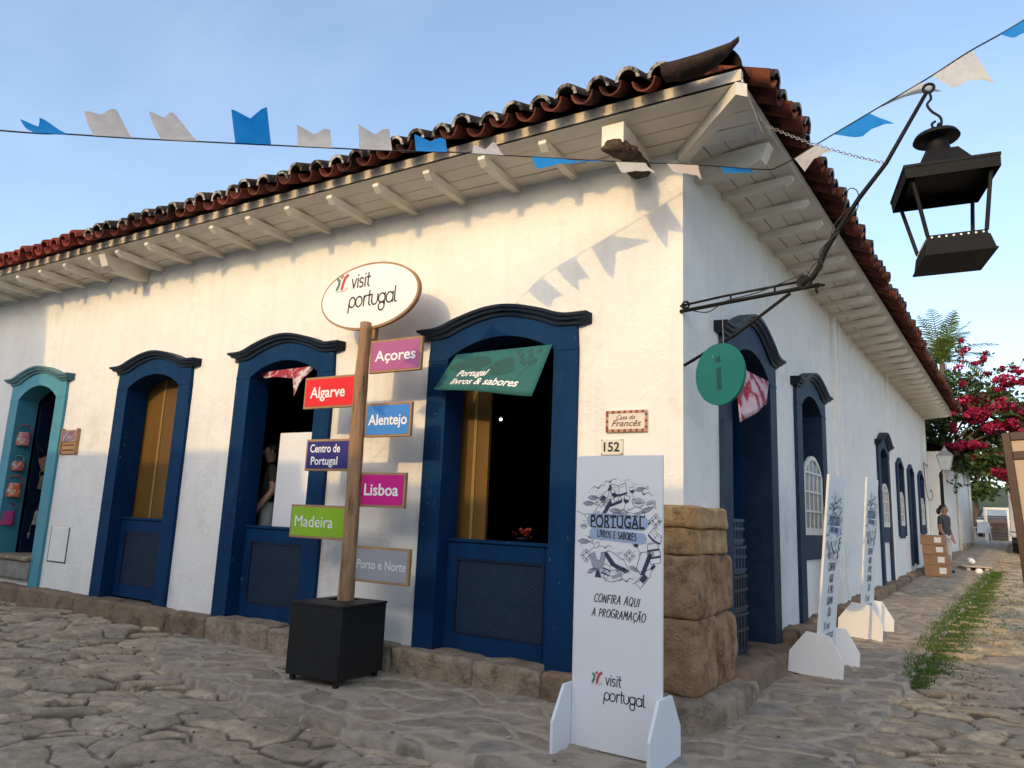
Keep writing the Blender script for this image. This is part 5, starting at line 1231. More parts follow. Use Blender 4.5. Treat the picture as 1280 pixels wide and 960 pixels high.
# the information disc
dc = Vector((.345, -.115, 2.725)); t = thing('information_disc', 'round turquoise information disc with a dark letter i hanging from the lamp arm', 'sign', dc)
T = Matrix.Translation(dc) @ Matrix.Rotation(radians(-27), 4, 'Z') @ Matrix.Rotation(radians(3), 4, 'X')
cir = [(.255*cos(2*pi*i/48), .255*sin(2*pi*i/48)) for i in range(48)]
mb = MB(T); mb.prism(cir[::-1], -.016, .016); bevel(meshobj('disc', mb, M['teal_disc'], t), .003, 2)
mb = MB(T); mb.box(-.022, .022, -.020, -.0155, -.125, .055); mb.box(-.022, .022, -.020, -.0155, .10, .145); meshobj('letter_i', mb, M['teal_dark'], t)
mb = MB()
hp = T @ Vector((.05, 0, .245)); mb.tube([hp, (.36, -.09, 3.31)], .0025, 5); hp = T @ Vector((-.09, 0, .235)); mb.tube([T @ Vector((-.05, -.02, .14)), hp, (.22, -.065, 3.31)], .0025, 5); meshobj('wire', mb, M['chain'], t)

# ------------------------------------------------------------------ bunting
def flag_mesh(mb, p0, p1, q0, q1, notch=.3, mi=0, n=6, curl=.03):
    """swallow-tailed flag: p0-p1 on the cord, q0-q1 the free corners"""
    p0, p1, q0, q1 = map(Vector, (p0, p1, q0, q1)); nr = (p1-p0).cross(q0-p0).normalized(); V = []
    for j in range(n+1):
        for i in range(n+1):
            u, v = i/n, j/n; k = 1-notch*(1-abs(2*u-1)); vv = v*k
            a = p0.lerp(p1, u); b = q0.lerp(q1, u); V.append(a.lerp(b, vv)+nr*curl*(sin(vv*3.2+u*1.8)*vv+.25*sin(u*9+vv*4)*vv))
    m_ = n+1; F = [(j*m_+i, j*m_+i+1, (j+1)*m_+i+1, (j+1)*m_+i) for j in range(n) for i in range(n)]
    N = len(V); F2 = [tuple(N+a for a in f[::-1]) for f in F]; rim = [j*m_ for j in range(m_)]
    mb.add(V, F, mi)
att = Vector((.72, .27, 4.615))
W1 = [(-6.4, -7.74, 3.55), (-4.6, -5.37, 3.70), (-3.476, -3.9, 3.939), (-3.253, -3.607, 4.005), (-2.993, -3.308, 4.058), (-2.75, -2.975, 4.138), (-2.461, -2.642, 4.205), (-2.167, -2.28, 4.285), (-1.869, -1.88, 4.381), (-1.519, -1.49, 4.471), (-1.048, -1.111, 4.503), (-0.503, -0.69, 4.532), (0.172, -0.17, 4.582), (0.546, 0.12, 4.593)] + [tuple(att)]
bt = thing('bunting', 'cord of blue and white paper flags strung across the front of the house', 'bunting', att, 'bunting strung over the street')
cp = smooth_path(W1, 6); mb = MB(); mb.tube(cp, .006, 6); meshobj('cord', mb, M['cord'], bt, smooth=True)
def on_cord(x): 
    for a, b in zip(cp[:-1], cp[1:]):
        if min(a.x, b.x) <= x <= max(a.x, b.x): return a.lerp(b, (x-a.x)/(b.x-a.x))
    return cp[0]
FL = [('b', -3.358, -3.231, (-3.105, -3.946, 3.894), (-3.051, -3.854, 3.917), 0.35), ('w', -3.133, -2.976, (-2.87, -3.686, 4.026), (-2.755, -3.542, 4.066), 0.12), ('w', -2.869, -2.723, (-2.646, -3.385, 4.126), (-2.576, -3.248, 4.15), 0.15), ('b', -2.556, -2.392, (-2.328, -2.982, 4.274), (-2.177, -2.799, 4.332), 0.24), ('w', -2.27, -2.112, (-2.029, -2.644, 4.248), (-1.887, -2.449, 4.253), 0.25), ('w', -1.99, -1.827, (-1.768, -2.291, 4.368), (-1.623, -2.102, 4.368), 0.25), ('b', -1.703, -1.524, (-1.462, -2.0, 4.352), (-1.306, -1.808, 4.349), 0.2), ('w', -1.375, -1.155, (-1.14, -1.665, 4.345), (-1.02, -1.553, 4.377), 0.3), ('b', -0.973, -0.751, (-0.766, -1.272, 4.245), (-0.375, -0.874, 4.381), 0.5), ('w', -0.398, -0.186, (-0.21, -0.846, 4.28), (-0.014, -0.679, 4.284), 0.4), ('p', -0.039, 0.189, (0.156, -0.582, 4.325), (0.281, -0.407, 4.284), 0.4), ('b', 0.343, 0.563, (0.492, -0.329, 4.359), (0.698, -0.162, 4.36), 0.45)]
for k, x, x2, q0, q1, nt_ in FL:
    mb = MB(); flag_mesh(mb, on_cord(x), on_cord(x2), q0, q1, nt_); meshobj('flag', mb, {'b': M['flagblue'], 'w': M['flagwhite'], 'p': M['flagpink']}[k], bt, smooth=True)
b2 = thing('bunting', 'cord of blue and white paper flags rising from the eave corner past the lantern', 'bunting', att, 'bunting strung over the street')
W2 = [tuple(att), (.90, .19, 4.63), (1.13, .09, 4.68), (1.49, -.08, 4.74), (1.94, -.28, 4.82), (2.20, -.40, 4.88), (2.52, -.54, 4.93), (3.4, -.94, 5.12), (5.0, -1.66, 5.55), (7.5, -2.8, 6.3)]
cp = smooth_path(W2, 6); mb = MB(); mb.tube(cp, .006, 6); meshobj('cord', mb, M['cord'], b2, smooth=True)
for k, x, x2, q0, q1, nt_ in [('w', 0.92, 1.1, (1.04, -0.06, 4.37), (1.27, -0.11, 4.46), 0.42), ('b', 1.25, 1.53, (1.49, -0.17, 4.52), (1.72, -0.29, 4.49), 0.3), ('w', 1.58, 1.89, (1.94, -0.15, 4.79), (2.02, -0.45, 4.62), 0.3), ('w', 1.97, 2.22, (2.1, -0.51, 4.56), (2.34, -0.47, 4.53), 0.3), ('b', 2.38, 2.56, (2.46, -0.76, 4.69), (2.6, -0.79, 4.65), 0.3), ('w', 2.9, 3.1, (2.95, -.75, 4.8), (3.15, -.9, 4.8), .3)]:
    mb = MB(); flag_mesh(mb, on_cord(x), on_cord(x2), q0, q1, nt_); meshobj('flag', mb, {'b': M['flagblue'], 'w': M['flagwhite']}[k], b2, smooth=True)

# ------------------------------------------------------------------ along the side street
def grd(s_, o): p = sp(s_, o, 0); return float(street_h(np.array([p.x]), np.array([p.y]))[0][0])
def carton(s_, o, z, w_, d, h, rz, label):
    loc = sp(s_, o, z); t = thing('cardboard_box', label, 'box', loc, 'cardboard boxes stacked by the wall'); T = frame_m(loc, rz)
    mb = MB(T); mb.box(-w_/2, w_/2, -d/2, d/2, 0, h); bevel(meshobj('carton', mb, M['cardboard'], t), .006, 2)
    mb = MB(T); mb.box(-w_/2-.001, w_/2+.001, -.03, .03, h-.06, h+.0015); mb.box(-.03, .03, -d/2-.0015, -d/2+.01, h*.45, h-.001); meshobj('tape', mb, mat('brown_tape', (.3, .19, .1), .35), t)
    mb = MB(T); mb.box(.05, .19, -d/2-.003, -d/2-.0012, h*.25, h*.8); meshobj('label', mb, M['paper'], t)
z = float(rise(14))-.0; rz0 = radians(-8)
carton(14.15, .52, z, .50, .42, .25, rz0+.03, 'brown cardboard box at the bottom of the stack by the wall'); carton(14.15, .51, z+.252, .49, .42, .24, rz0-.03, 'brown cardboard box second from the bottom of the stack by the wall')
carton(14.12, .47, z+.494, .47, .40, .21, rz0+.06, 'brown cardboard box second from the top of the stack by the wall'); carton(14.10, .46, z+.706, .48, .40, .22, rz0-.02, 'brown cardboard box on top of the stack by the wall')
# loose board on the ground and crumpled paper
s_, o_ = 16.7, 1.06; z = float(rise(16.7))-.02
t = thing('loose_board', 'pale loose board lying flat on the cobbles of the side street', 'board', sp(s_, o_, z)); mb = MB(frame_m(sp(s_, o_, z), radians(12))); mb.box(-.3, .3, -.5, .5, .08, .105)
for a in (-.2, .2): mb.box(a-.04, a+.04, -.46, .46, .0, .0795)
bevel(meshobj('planks', mb, mat('pale_board', (.52, .42, .32), .8, (.45, .36, .27), 5), t), .004, 1)
for k, (a, b, r, lab) in enumerate([(15.6, .58, .055, 'crumpled white paper ball on the cobbles left of the loose board'), (17.6, 1.02, .07, 'crumpled white paper ball lying on the loose board'), (15.75, 1.25, .06, 'crumpled white paper ball in front of the loose board')]):
    zz = float(rise(a))+(.11 if k == 1 else .0) ; 
    if k == 1: a = 17.0
    mb = MB(); rough_block(mb, sp(a, b, zz+r*.6), (r, r, r*.8), 0, 2.2, .02, 6, 60+k); o = meshobj('paper_ball', mb, M['paper'], None, loc=sp(a, b, zz)); tag(o, lab, 'litter', 'white paper balls on the street')
# street lamp on a post
s_, o_ = 17.5, .42; z = float(rise(17.5))-.1; loc = sp(s_, o_, z); t = thing('street_lamp', 'black post lamp with a tapered glass lantern standing beyond the end of the house', 'street lamp', loc)
mb = MB(); mb.lathe([(.10, 0), (.10, .15), (.06, .2), (.05, .6), (.042, 2.4), (.05, 2.5), (.03, 2.6)], loc, 12); meshobj('post', mb, M['iron'], t, smooth=True)
L0 = sp(s_, o_+.12, 0); mb = MB(); mb.tube([loc+Vector((0, 0, 2.55)), loc+Vector((.05, 0, 2.68)), Vector((L0.x, L0.y, 3.28))], .02, 6); meshobj('neck', mb, M['iron'], t)
mb = MB(Matrix.Translation((L0.x, L0.y, 0))); frustum(mb, 3.30, .11, 3.66, .19); gl = meshobj('glass', mb, M['glass'], t)
mb = MB(Matrix.Translation((L0.x, L0.y, 0)))
frustum(mb, 3.665, .21, 3.80, .08); frustum(mb, 3.80, .06, 3.86, .05); mb.lathe([(.02, 3.86), (.03, 3.9), (.0, 3.95)], (0, 0, 0), 8); frustum(mb, 3.27, .12, 3.298, .115)
for sx in (-1, 1):
    for sy in (-1, 1): mb.tube([(sx*.113, sy*.113, 3.30), (sx*.193, sy*.193, 3.665)], .012, 5)
meshobj('lantern_frame', mb, M['glassframe'] if 'glassframe' in M else mat('grey_metal', (.3, .31, .31), .5, metal=.3), t)
# scroll of wire on the end of the house wall
P = [sp(17.2, .05, 3.45), sp(17.25, .05, 3.0), sp(17.3, .06, 2.75), sp(17.5, .08, 2.5), sp(17.8, .12, 2.45), sp(17.95, .15, 2.6), sp(17.85, .13, 2.75), sp(17.7, .11, 2.68)]
t = thing('wire_scroll', 'thin curled iron wire on the wall next to the last window', 'ironwork', P[0]); mb = MB(); mb.tube(smooth_path(P), .009, 5); mb.tube([P[0], sp(18.3, .05, 3.45)], .009, 5); meshobj('wire', mb, M['iron'], t)

# neighbouring house beyond
nb = thing('neighbour_house', 'plain white house set behind the bougainvillea along the side street', 'house', sp(19.6, .3, .7))
mb = MB(SIDE)
mb.box(19.6, 24.2, -.28, 6, .2, 4.0); mb.box(24.203, 29.6, -.36, 6, .2, 4.1); meshobj('wall', mb, M['wall'], nb)
mb = MB(SIDE); mb.box(19.55, 24.2, -.40, -.283, .3, 1.02); mb.box(24.21, 29.6, -.5, -.363, .3, 1.27); bevel(meshobj('plinth', mb, M['stonegrey'], nb), .03, 2)
mb = MB(SIDE); mb.add([(19.4, -.75, 4.0), (29.9, -.75, 4.05), (29.9, 3, 5.3), (19.4, 3, 5.3), (29.9, 7, 4.0), (19.4, 7, 4.0)], [(0, 1, 2, 3), (3, 2, 4, 5)]); mb.box(19.4, 29.9, -.74, -.64, 3.86, 3.99); meshobj('roof', mb, M['tiletop'], nb)
mb = MB(SIDE)
for a in (22.2, 26.6): mb.box(a, a+.9, -.375, -.27, 1.6, 3.0)
meshobj('shutter', mb, M['sideblue'], nb) if False else None
for a, o in ((24.2, .33), (28.5, .45)):
    mb = MB(); mb.tube([sp(a, o, float(rise(a))-.1), sp(a, o, 3.95)], .055, 10); meshobj('downpipe', mb, M['offwhite'], nb, smooth=True)
mb = MB(SIDE); mb.box(18.55, 19.55, .6, .8, .2, 3.6); o = meshobj('garden_wall', mb, M['ochrewall'], None, loc=sp(19, -.7, .6)); tag(o, 'low beige garden wall between the two white houses', 'wall')
# plastic chair
def plastic_chair(s_, o, rz, label):
    z = float(rise(s_))-.03; loc = sp(s_, o, z); t = thing('plastic_chair', label, 'chair', loc); T = frame_m(loc, rz)
    mb = MB(T); mb.box(-.24, .24, -.22, .24, .40, .43); bevel(meshobj('seat', mb, M['white'], t), .012, 2)
    mb = MB(T); mb.prism([(-.25, .44), (.25, .44), (.22, .80), (.12, .86), (-.12, .86), (-.22, .80)], .22, .25); meshobj('backrest', mb, M['white'], t)
    for sx in (-1, 1):
        mb = MB(T); mb.box(sx*.27-.025, sx*.27+.025, -.22, .24, .62, .65); mb.tube([(sx*.27, -.2, .63), (sx*.25, -.22, .42)], .02, 6); meshobj('armrest', mb, M['white'], t)
        for y in (-.2, .22): mb = MB(T); mb.tube([(sx*.27, y*1.15, 0), (sx*.23, y, .41)], .022, 6); meshobj('leg', mb, M['white'], t)
plastic_chair(29.6, .72, radians(-20), 'white plastic armchair at the far end of the side street')
# white gate frame
z = float(rise(32.5)); t = thing('gate_frame', 'white timber gate frame across the far end of the street', 'gate', sp(32.5, 1.1, z-.1))
for o in (.76, 1.6):
    mb = MB(); p = sp(32.5, o, 0); mb.box(p.x-.06, p.x+.06, p.y-.06, p.y+.06, z-.1, 2.79); meshobj('post', mb, M['offwhite'], t)
mb = MB(SIDE); mb.box(32.44, 32.56, -1.54, -.82, 2.69, 2.785); meshobj('top_rail', mb, M['offwhite'], t)
mb = MB(SIDE)
for k in range(5): mb.box(32.47, 32.53, -1.53, -.83, z-.02+.13*k, z+.10+.13*k)
meshobj('boards', mb, mat('brown_boards', (.10, .08, .055), .8, (.07, .055, .04), 6), t)
# parked car seen through the gate
def car(loc, rz, label, paint):
    t = thing('parked_car', label, 'car', loc, None); T = frame_m(loc, rz)
    prof = [(-2.0, .35), (-2.05, .7), (-1.95, .92), (-1.2, 1.0), (-.55, 1.42), (.75, 1.44), (1.5, 1.0), (2.0, .92), (2.1, .6), (2.0, .32)]
    mb = MB(T); n = len(prof)
    V = []
    for sy, sc in ((-.82, 1), (-.80, 1), (.80, 1), (.82, 1)):
        for x, zz in prof: V.append((x, sy*(1 if zz < 1.0 else .82), zz))
    mb.add(V[:n]+V[3*n:], [list(range(n)), list(range(2*n-1, n-1, -1))]+[(i, n+i, n+(i+1) % n, (i+1) % n) for i in range(n)]); bevel(meshobj('body', mb, paint, t), .06, 3)
    mb = MB(T); mb.add([(-1.14, -.62, 1.045), (-1.14, .62, 1.045), (-.60, .56, 1.40), (-.60, -.56, 1.40)], [(0, 1, 2, 3)]); meshobj('windscreen', mb, M['window_glass'], t)
    for sy in (-1, 1):
        mb = MB(T); mb.add([(-.98, sy*.80, 1.04), (1.2, sy*.80, 1.04), (.7, sy*.69, 1.38), (-.52, sy*.69, 1.38)], [(0, 1, 2, 3)]); meshobj('side_window', mb, M['window_glass'], t)
        mb = MB(T); mb.box(-2.06, -1.98, sy*.6-.14, sy*.6+.14, .68, .82); meshobj('headlight', mb, M['glass'], t)
        for x in (-1.3, 1.3):
            mb = MB(T @ Matrix.Translation((x, sy*.74, .32)) @ Matrix.Rotation(pi/2, 4, 'X')); mb.lathe([(.2, -.11), (.31, -.11), (.33, -.05), (.33, .05), (.31, .11), (.2, .11)], (0, 0, 0), 18); w_ = meshobj('wheel', mb, M['rubber'], t)
            mb = MB(T @ Matrix.Translation((x, sy*.74, .32)) @ Matrix.Rotation(pi/2, 4, 'X')); mb.lathe([(.0, -.105), (.2, -.1), (.2, .1), (0, .105)], (0, 0, 0), 14); meshobj('rim', mb, M['chain'], w_)
car(tuple(sp(37.5, 1.15, float(rise(37.5))-.1)), radians(82), 'dark car with a pale windscreen parked beyond the white gate frame', M['carpaint'])
# white box truck
loc = sp(24.8, 2.62, float(rise(27))-.18); t = thing('box_truck', 'white box truck parked with its rear doors towards the viewer at the right edge', 'truck', loc); T = Matrix.Translation(loc) @ Matrix.Rotation(radians(90)-TH, 4, 'Z')
mb = MB(T); mb.box(0.0, 3.6, -.85, .85, .55, 2.12); bevel(meshobj('cargo_box', mb, M['offwhite'], t), .03, 2)
mb = MB(T); mb.prism([(3.65, .4), (5.3, .4), (5.4, .9), (5.0, 1.15), (4.7, 1.95), (3.65, 2.0)], -.8, .8); bevel(meshobj('cab', mb, M['white'], t), .04, 2)
for sy in (-1, 1):
    mb = MB(T); a, b = sorted((sy*.02, sy*.83)); mb.box(-.03, -.002, a, b, .6, 2.08); d = meshobj('rear_door', mb, M['offwhite'], t)
    mb = MB(T); mb.box(-.05, -.031, sy*.68-.02, sy*.68+.02, 1.15, 1.45); mb.box(-.055, -.0315, sy*.68-.02, sy*.5, 1.13, 1.16) if sy > 0 else mb.box(-.055, -.0315, sy*.5, sy*.68+.02, 1.13, 1.16); meshobj('latch', mb, M['iron'], d)
    for x in (.9, 4.5):
        mb = MB(T @ Matrix.Translation((x, sy*.72, .36)) @ Matrix.Rotation(pi/2, 4, 'X')); mb.lathe([(.0, -.12), (.3, -.12), (.37, -.06), (.37, .06), (.3, .12), (0, .12)], (0, 0, 0), 18); meshobj('wheel', mb, M['rubber'], t)
mb = MB(T); mb.box(-.0335, -.0305, .42, .78, 1.78, 2.0, 0); mb.box(-.036, -.0338, .50, .72, 1.82, 1.96, 1); meshobj('emblem', mb, [mat('red_decal', (.5, .03, .03), .5), M['offwhite']], t)
mb = MB(T); mb.box(-.08, 5.3, -.7, .7, .38, .549); mb.box(-.12, -.0805, -.8, .8, .36, .5); meshobj('chassis', mb, M['rubber'], t)
# motorcycle
loc = sp(19.4, 2.22, float(rise(19.4))-.10); t = thing('motorcycle', 'black motorcycle parked behind the framed board at the right edge', 'motorcycle', loc); T = Matrix.Translation(loc) @ Matrix.Rotation(radians(90)-TH, 4, 'Z')
for x in (-.62, .62):
    mb = MB(T @ Matrix.Translation((x, 0, .30)) @ Matrix.Rotation(pi/2, 4, 'X')); mb.lathe([(.20, -.05), (.27, -.055), (.30, 0), (.27, .055), (.20, .05), (.20, -.05)], (0, 0, 0), 20); w_ = meshobj('wheel', mb, M['rubber'], t)
    mb = MB(T @ Matrix.Translation((x, 0, .30)) @ Matrix.Rotation(pi/2, 4, 'X')); mb.lathe([(0, -.03), (.2, -.02), (.2, .02), (0, .03)], (0, 0, 0), 16); meshobj('rim', mb, M['chain'], w_)
mb = MB(T); mb.prism([(-.55, .55), (-.2, .3), (.25, .3), (.4, .62), (.1, .78), (-.3, .66)], -.13, .13); bevel(meshobj('body', mb, M['iron'], t), .04, 2)
mb = MB(T); mb.prism([(-.75, .76), (-.1, .70), (-.05, .78), (-.3, .82), (-.78, .84)], -.12, .12); bevel(meshobj('seat', mb, M['rubber'], t), .03, 2)
mb = MB(T); mb.tube([(.62, .07, .3), (.42, .07, .95)], .02, 6); mb.tube([(.62, -.07, .3), (.42, -.07, .95)], .02, 6); mb.tube([(.36, -.36, .98), (.42, 0, .95), (.36, .36, .98)], .014, 6); meshobj('fork', mb, M['iron'], t)
mb = MB(T); mb.box(-.85, -.78, -.06, .06, .62, .72); meshobj('tail_light', mb, mat('red_lens', (.3, .01, .01), .3), t)
# tall framed board leaning at the right edge
loc = sp(1.5, 2.34, -.03); t = thing('framed_board', 'tall dark framed board with beige panels standing at the right edge of the picture', 'display board', loc)
T = Matrix.Translation(loc) @ Matrix.Rotation(radians(-10), 4, 'Z') @ Matrix.Rotation(radians(-3.4), 4, 'Y')
mb = MB(T); w_, h_ = 1.1, 2.40
X0 = 0.0
for a, b, c, d in ((X0, X0+.06, 0, h_), (X0+w_-.06, X0+w_, 0, h_)): mb.box(a, b, -.03, .03, c, d)
for zc in (.04, .84, 1.52, 2.21, h_-.03): mb.box(X0+.061, X0+w_-.061, -.028, .028, zc-.035, zc+.03)
bevel(meshobj('frame', mb, M['framewood'], t), .004, 1)
mb = MB(T)
for a, b in ((.075, .80), (.872, 1.48), (1.552, 2.17), (2.242, h_-.066)): mb.box(X0+.062, X0+w_-.062, -.010, .010, a, b)
meshobj('panels', mb, M['parchment'], t)
mb = MB(T)
mb.tube([(X0+.1, .04, 1.9), (X0+.15, .9, .02)], .02, 6); mb.tube([(X0+w_-.1, .04, 1.9), (X0+w_-.15, .9, .02)], .02, 6); meshobj('prop', mb, M['framewood'], t)

# ------------------------------------------------------------------ vegetation
def leaf_cards(n, clumps, size, R, droop=0, aspect=.55, flatz=.5):
    """many small curved leaves spread through ellipsoids; returns vertices, faces, tone"""
    cs = np.array([c[:3] for c in clumps]); rs = np.array([c[3:6] for c in clumps]); wv = np.array([c[6] for c in clumps]); wv = wv/wv.sum()
    k = R.choice(len(clumps), n, p=wv); d = R.normal(size=(n, 3)); d /= np.linalg.norm(d, axis=1)[:, None]
    r = R.random(n)**.45; P = cs[k]+d*rs[k]*r[:, None]
    a = R.normal(size=(n, 3)); a[:, 2] = a[:, 2]*flatz-droop; a /= np.linalg.norm(a, axis=1)[:, None]
    b = np.cross(a, R.normal(size=(n, 3))); b /= np.linalg.norm(b, axis=1)[:, None]
    c = np.cross(a, b); s = size*(.55+.9*R.random(n))[:, None]
    V = np.stack([P-a*s, P+b*s*aspect+c*s*.12, P+a*s, P-b*s*aspect+c*s*.12], 1).reshape(-1, 3)
    return V, k, np.repeat(R.random(n)*.55+.45*np.repeat(R.random(len(clumps)), 1)[k], 4)
def cards_obj(name, V, tone, m, parent):
    o0 = np.array(ORG[parent.name]); n = len(V)//4; me = bpy.data.meshes.new(name); me.vertices.add(len(V)); me.vertices.foreach_set('co', (V-o0).astype(np.float32).ravel())
    me.loops.add(4*n); me.loops.foreach_set('vertex_index', np.arange(4*n)); me.polygons.add(n); me.polygons.foreach_set('loop_start', np.arange(0, 4*n, 4))
    at = me.attributes.new('tone', 'FLOAT', 'POINT'); at.data.foreach_set('value', tone.astype(np.float32)); me.update(calc_edges=True); me.validate(); me.materials.append(m)
    o = bpy.data.objects.new(name, me); COL.objects.link(o); o.parent = parent; ORG[o.name] = Vector(o0); return o
def W(s_, o, z): p = sp(s_, o, z); return (p.x, p.y, p.z)
R = np.random.default_rng(5)
bg_ = thing('bougainvillea', 'tall bougainvillea with magenta flowers spilling over the street beyond the house', 'bougainvillea', sp(20.2, -.35, .7))
mb = MB(); rr = random.Random(4)
trunk = [Vector(W(20.2, -.35, .7)), Vector(W(20.3, -.2, 2.2)), Vector(W(20.4, .1, 3.6)), Vector(W(20.6, .6, 4.6))]
mb.tube(smooth_path(trunk), [.11-.003*i for i in range(25)], 8)
clump = []
for o, z, ro, rz_, wt in [(.0, 4.6, .55, .6, 1), (.3, 5.2, .6, .6, 1.1), (.9, 5.5, .7, .55, 1.2), (1.5, 5.7, .6, .5, 1), (2.0, 5.3, .6, .6, 1.1), (2.5, 5.0, .5, .6, 1), (.5, 4.2, .7, .5, 1.2), (1.2, 4.5, .7, .55, 1.4), (1.9, 4.4, .65, .6, 1.3), (2.6, 4.2, .5, .6, .9), (.9, 3.75, .6, .35, .8), (1.5, 3.8, .55, .4, .8), (2.1, 3.7, .4, .4, .6), (.1, 5.9, .4, .45, .5), (.6, 6.2, .45, .4, .6), (1.1, 6.4, .35, .35, .35), (-.3, 5.3, .3, .6, .6)]:
    clump.append((*W(20.6+rr.uniform(-.5, .9), o, z), ro, .8, rz_, wt))
    mb.tube(smooth_path([trunk[2], trunk[3].lerp(Vector(clump[-1][:3]), .45)+Vector((0, 0, .15)), Vector(clump[-1][:3])], 5), [.05-.0038*i for i in range(11)], 5)
V0, k, tn0 = leaf_cards(9500, clump, .075, R, .15)
fl = []
for o, z, ro, rz_, wt in [(1.0, 5.55, .35, .22, 1), (1.5, 5.6, .4, .25, 1.2), (1.9, 5.35, .4, .25, 1.3), (1.3, 5.15, .4, .2, 1.1), (2.3, 5.15, .4, .25, 1.1), (2.0, 4.85, .4, .2, 1), (2.7, 5.0, .3, .3, .9), (1.0, 4.25, .45, .14, 1), (.6, 4.15, .25, .12, .5), (2.4, 4.5, .3, .2, .8), (1.6, 4.75, .3, .18, .7), (1.7, 3.4, .22, .14, .4), (2.3, 3.65, .22, .15, .45), (2.6, 4.1, .25, .15, .5), (2.0, 6.1, .3, .14, .5), (2.5, 6.15, .2, .1, .35), (1.2, 5.0, .3, .14, .6)]:
    fl.append((*W(20.3+rr.uniform(-.5, .2), o, z), ro, .55, rz_, wt))
# long arching sprays, leafy at the base and flowering in loose bunches towards the tip
SPR = []
for (o0, z0, o1, z1, top, w_) in [(1.0, 6.0, 1.7, 7.0, 7.3, 1), (1.2, 6.0, 2.3, 6.5, 6.9, .8), (.8, 6.2, 1.05, 7.5, 7.7, .7), (1.6, 5.8, 2.8, 5.9, 6.4, .9), (.5, 6.2, .55, 7.3, 7.4, 0), (2.0, 5.6, 2.6, 6.9, 6.8, .5), (2.2, 4.0, 2.6, 2.9, 4.0, .4), (.9, 3.7, .5, 2.9, 3.7, 0), (1.3, 3.7, 1.2, 2.8, 3.7, 0), (.4, 4.0, .1, 3.0, 4.0, 0), (1.7, 3.6, 1.9, 2.9, 3.6, .3), (.7, 3.8, .8, 3.0, 3.8, .1), (1.5, 3.7, 1.55, 2.95, 3.7, 0)]:
    P = smooth_path([W(20.4, o0, z0), W(20.4, (o0*.6+o1*.4), (z0+top)/2), W(20.2, o1, z1)], 6); mb.tube(P, .010, 5)
    V, k, tn = leaf_cards(70, [(p.x+rr.uniform(-.1, .1), p.y, p.z+rr.uniform(-.08, .1), .10+.1*rr.random(), .2, .10, rr.random()) for p in P[2:]], .06, R, .2); SPR.append((V, tn))
    if w_:
        for p in P[5:]:
            if rr.random() < .62: fl.append((p.x+rr.uniform(-.12, .12), p.y, p.z+rr.uniform(-.1, .06), rr.uniform(.05, .17), .16, rr.uniform(.04, .1), .11*w_*rr.uniform(.4, 1.6)))
for k in range(26):
    c_ = rr.choice(clump); fl.append((c_[0]+rr.uniform(-.1, .75), c_[1]-.5, c_[2]+rr.uniform(-.3, .4), rr.uniform(.06, .2), .2, rr.uniform(.05, .1), .16*rr.uniform(.4, 1.5)))
cards_obj('foliage', np.concatenate([V0]+[a for a, b in SPR]), np.concatenate([tn0]+[b for a, b in SPR]), M['leaf'], bg_)
meshobj('trunk', mb, M['bark'], bg_, smooth=True)
V, k, tn = leaf_cards(8000, fl, .052, R, 0, .8); cards_obj('flowers', V, tn, M['bract'], bg_)
# palm
def palm(s_, o, zt, label, n=17, L=2.1, seed=1):
    rr = random.Random(seed); base = Vector(W(s_, o, float(rise(s_))-.2)); t = thing('palm_tree', label, 'palm', base); top = Vector(W(s_, o+.1, zt))
    mb = MB(); P = [base.lerp(top, i/12)+Vector((.06*sin(i*.7), 0, 0)) for i in range(13)]; mb.tube(P, [.17-.006*i+.008*(i % 2) for i in range(13)], 10); meshobj('trunk', mb, M['bark'], t, smooth=True)
    for k in range(n):
        a = 2*pi*k/n+rr.uniform(-.2, .2); el = rr.uniform(.15, 1.35); l = L*rr.uniform(.8, 1.1); d = Vector((cos(a)*cos(el), sin(a)*cos(el), sin(el))); P = [top.copy()]; v = d.copy()
        for i in range(12): P.append(P[-1]+v*l/12); v = (v+Vector((0, 0, -.095-.05*(1-sin(el))))).normalized()
        mb = MB(); mb.tube(P, [.022-.0016*i for i in range(13)], 5); tl = [.6]*len(mb.v)
        for i in range(1, 13):
            for sub in (0, .5):
                if i+sub > 12: continue
                p = P[i] if sub == 0 or i == 12 else P[i].lerp(P[i+1], .5); ax = (P[i]-P[i-1]).normalized(); sd_ = ax.cross(Vector((0, 0, 1)))
                sd_ = sd_.normalized() if sd_.length > .01 else Vector((1, 0, 0)); ln_ = .52*sin(pi*min(1, (i+sub+1.5)/13.5))**.7*l/2.1
                for sg in (-1, 1):
                    q = p+(sd_*sg*.82+ax*.55+Vector((0, 0, -.25+rr.uniform(-.12, .12)))).normalized()*ln_; wv = ax*.022; m_ = p.lerp(q, .5)+Vector((0, 0, .03))
                    mb.add([p-wv, p+wv, m_+wv*.9, m_-wv*.9, q], [(0, 1, 2, 3), (3, 2, 4)]); tl += [rr.random()]*5
        mb.tone = tl; meshobj('frond', mb, M['palmleaf'], t)
palm(26, -.15, 8.0, 'palm tree with arching yellow green fronds behind the end of the roof', 24, 2.3, 3)
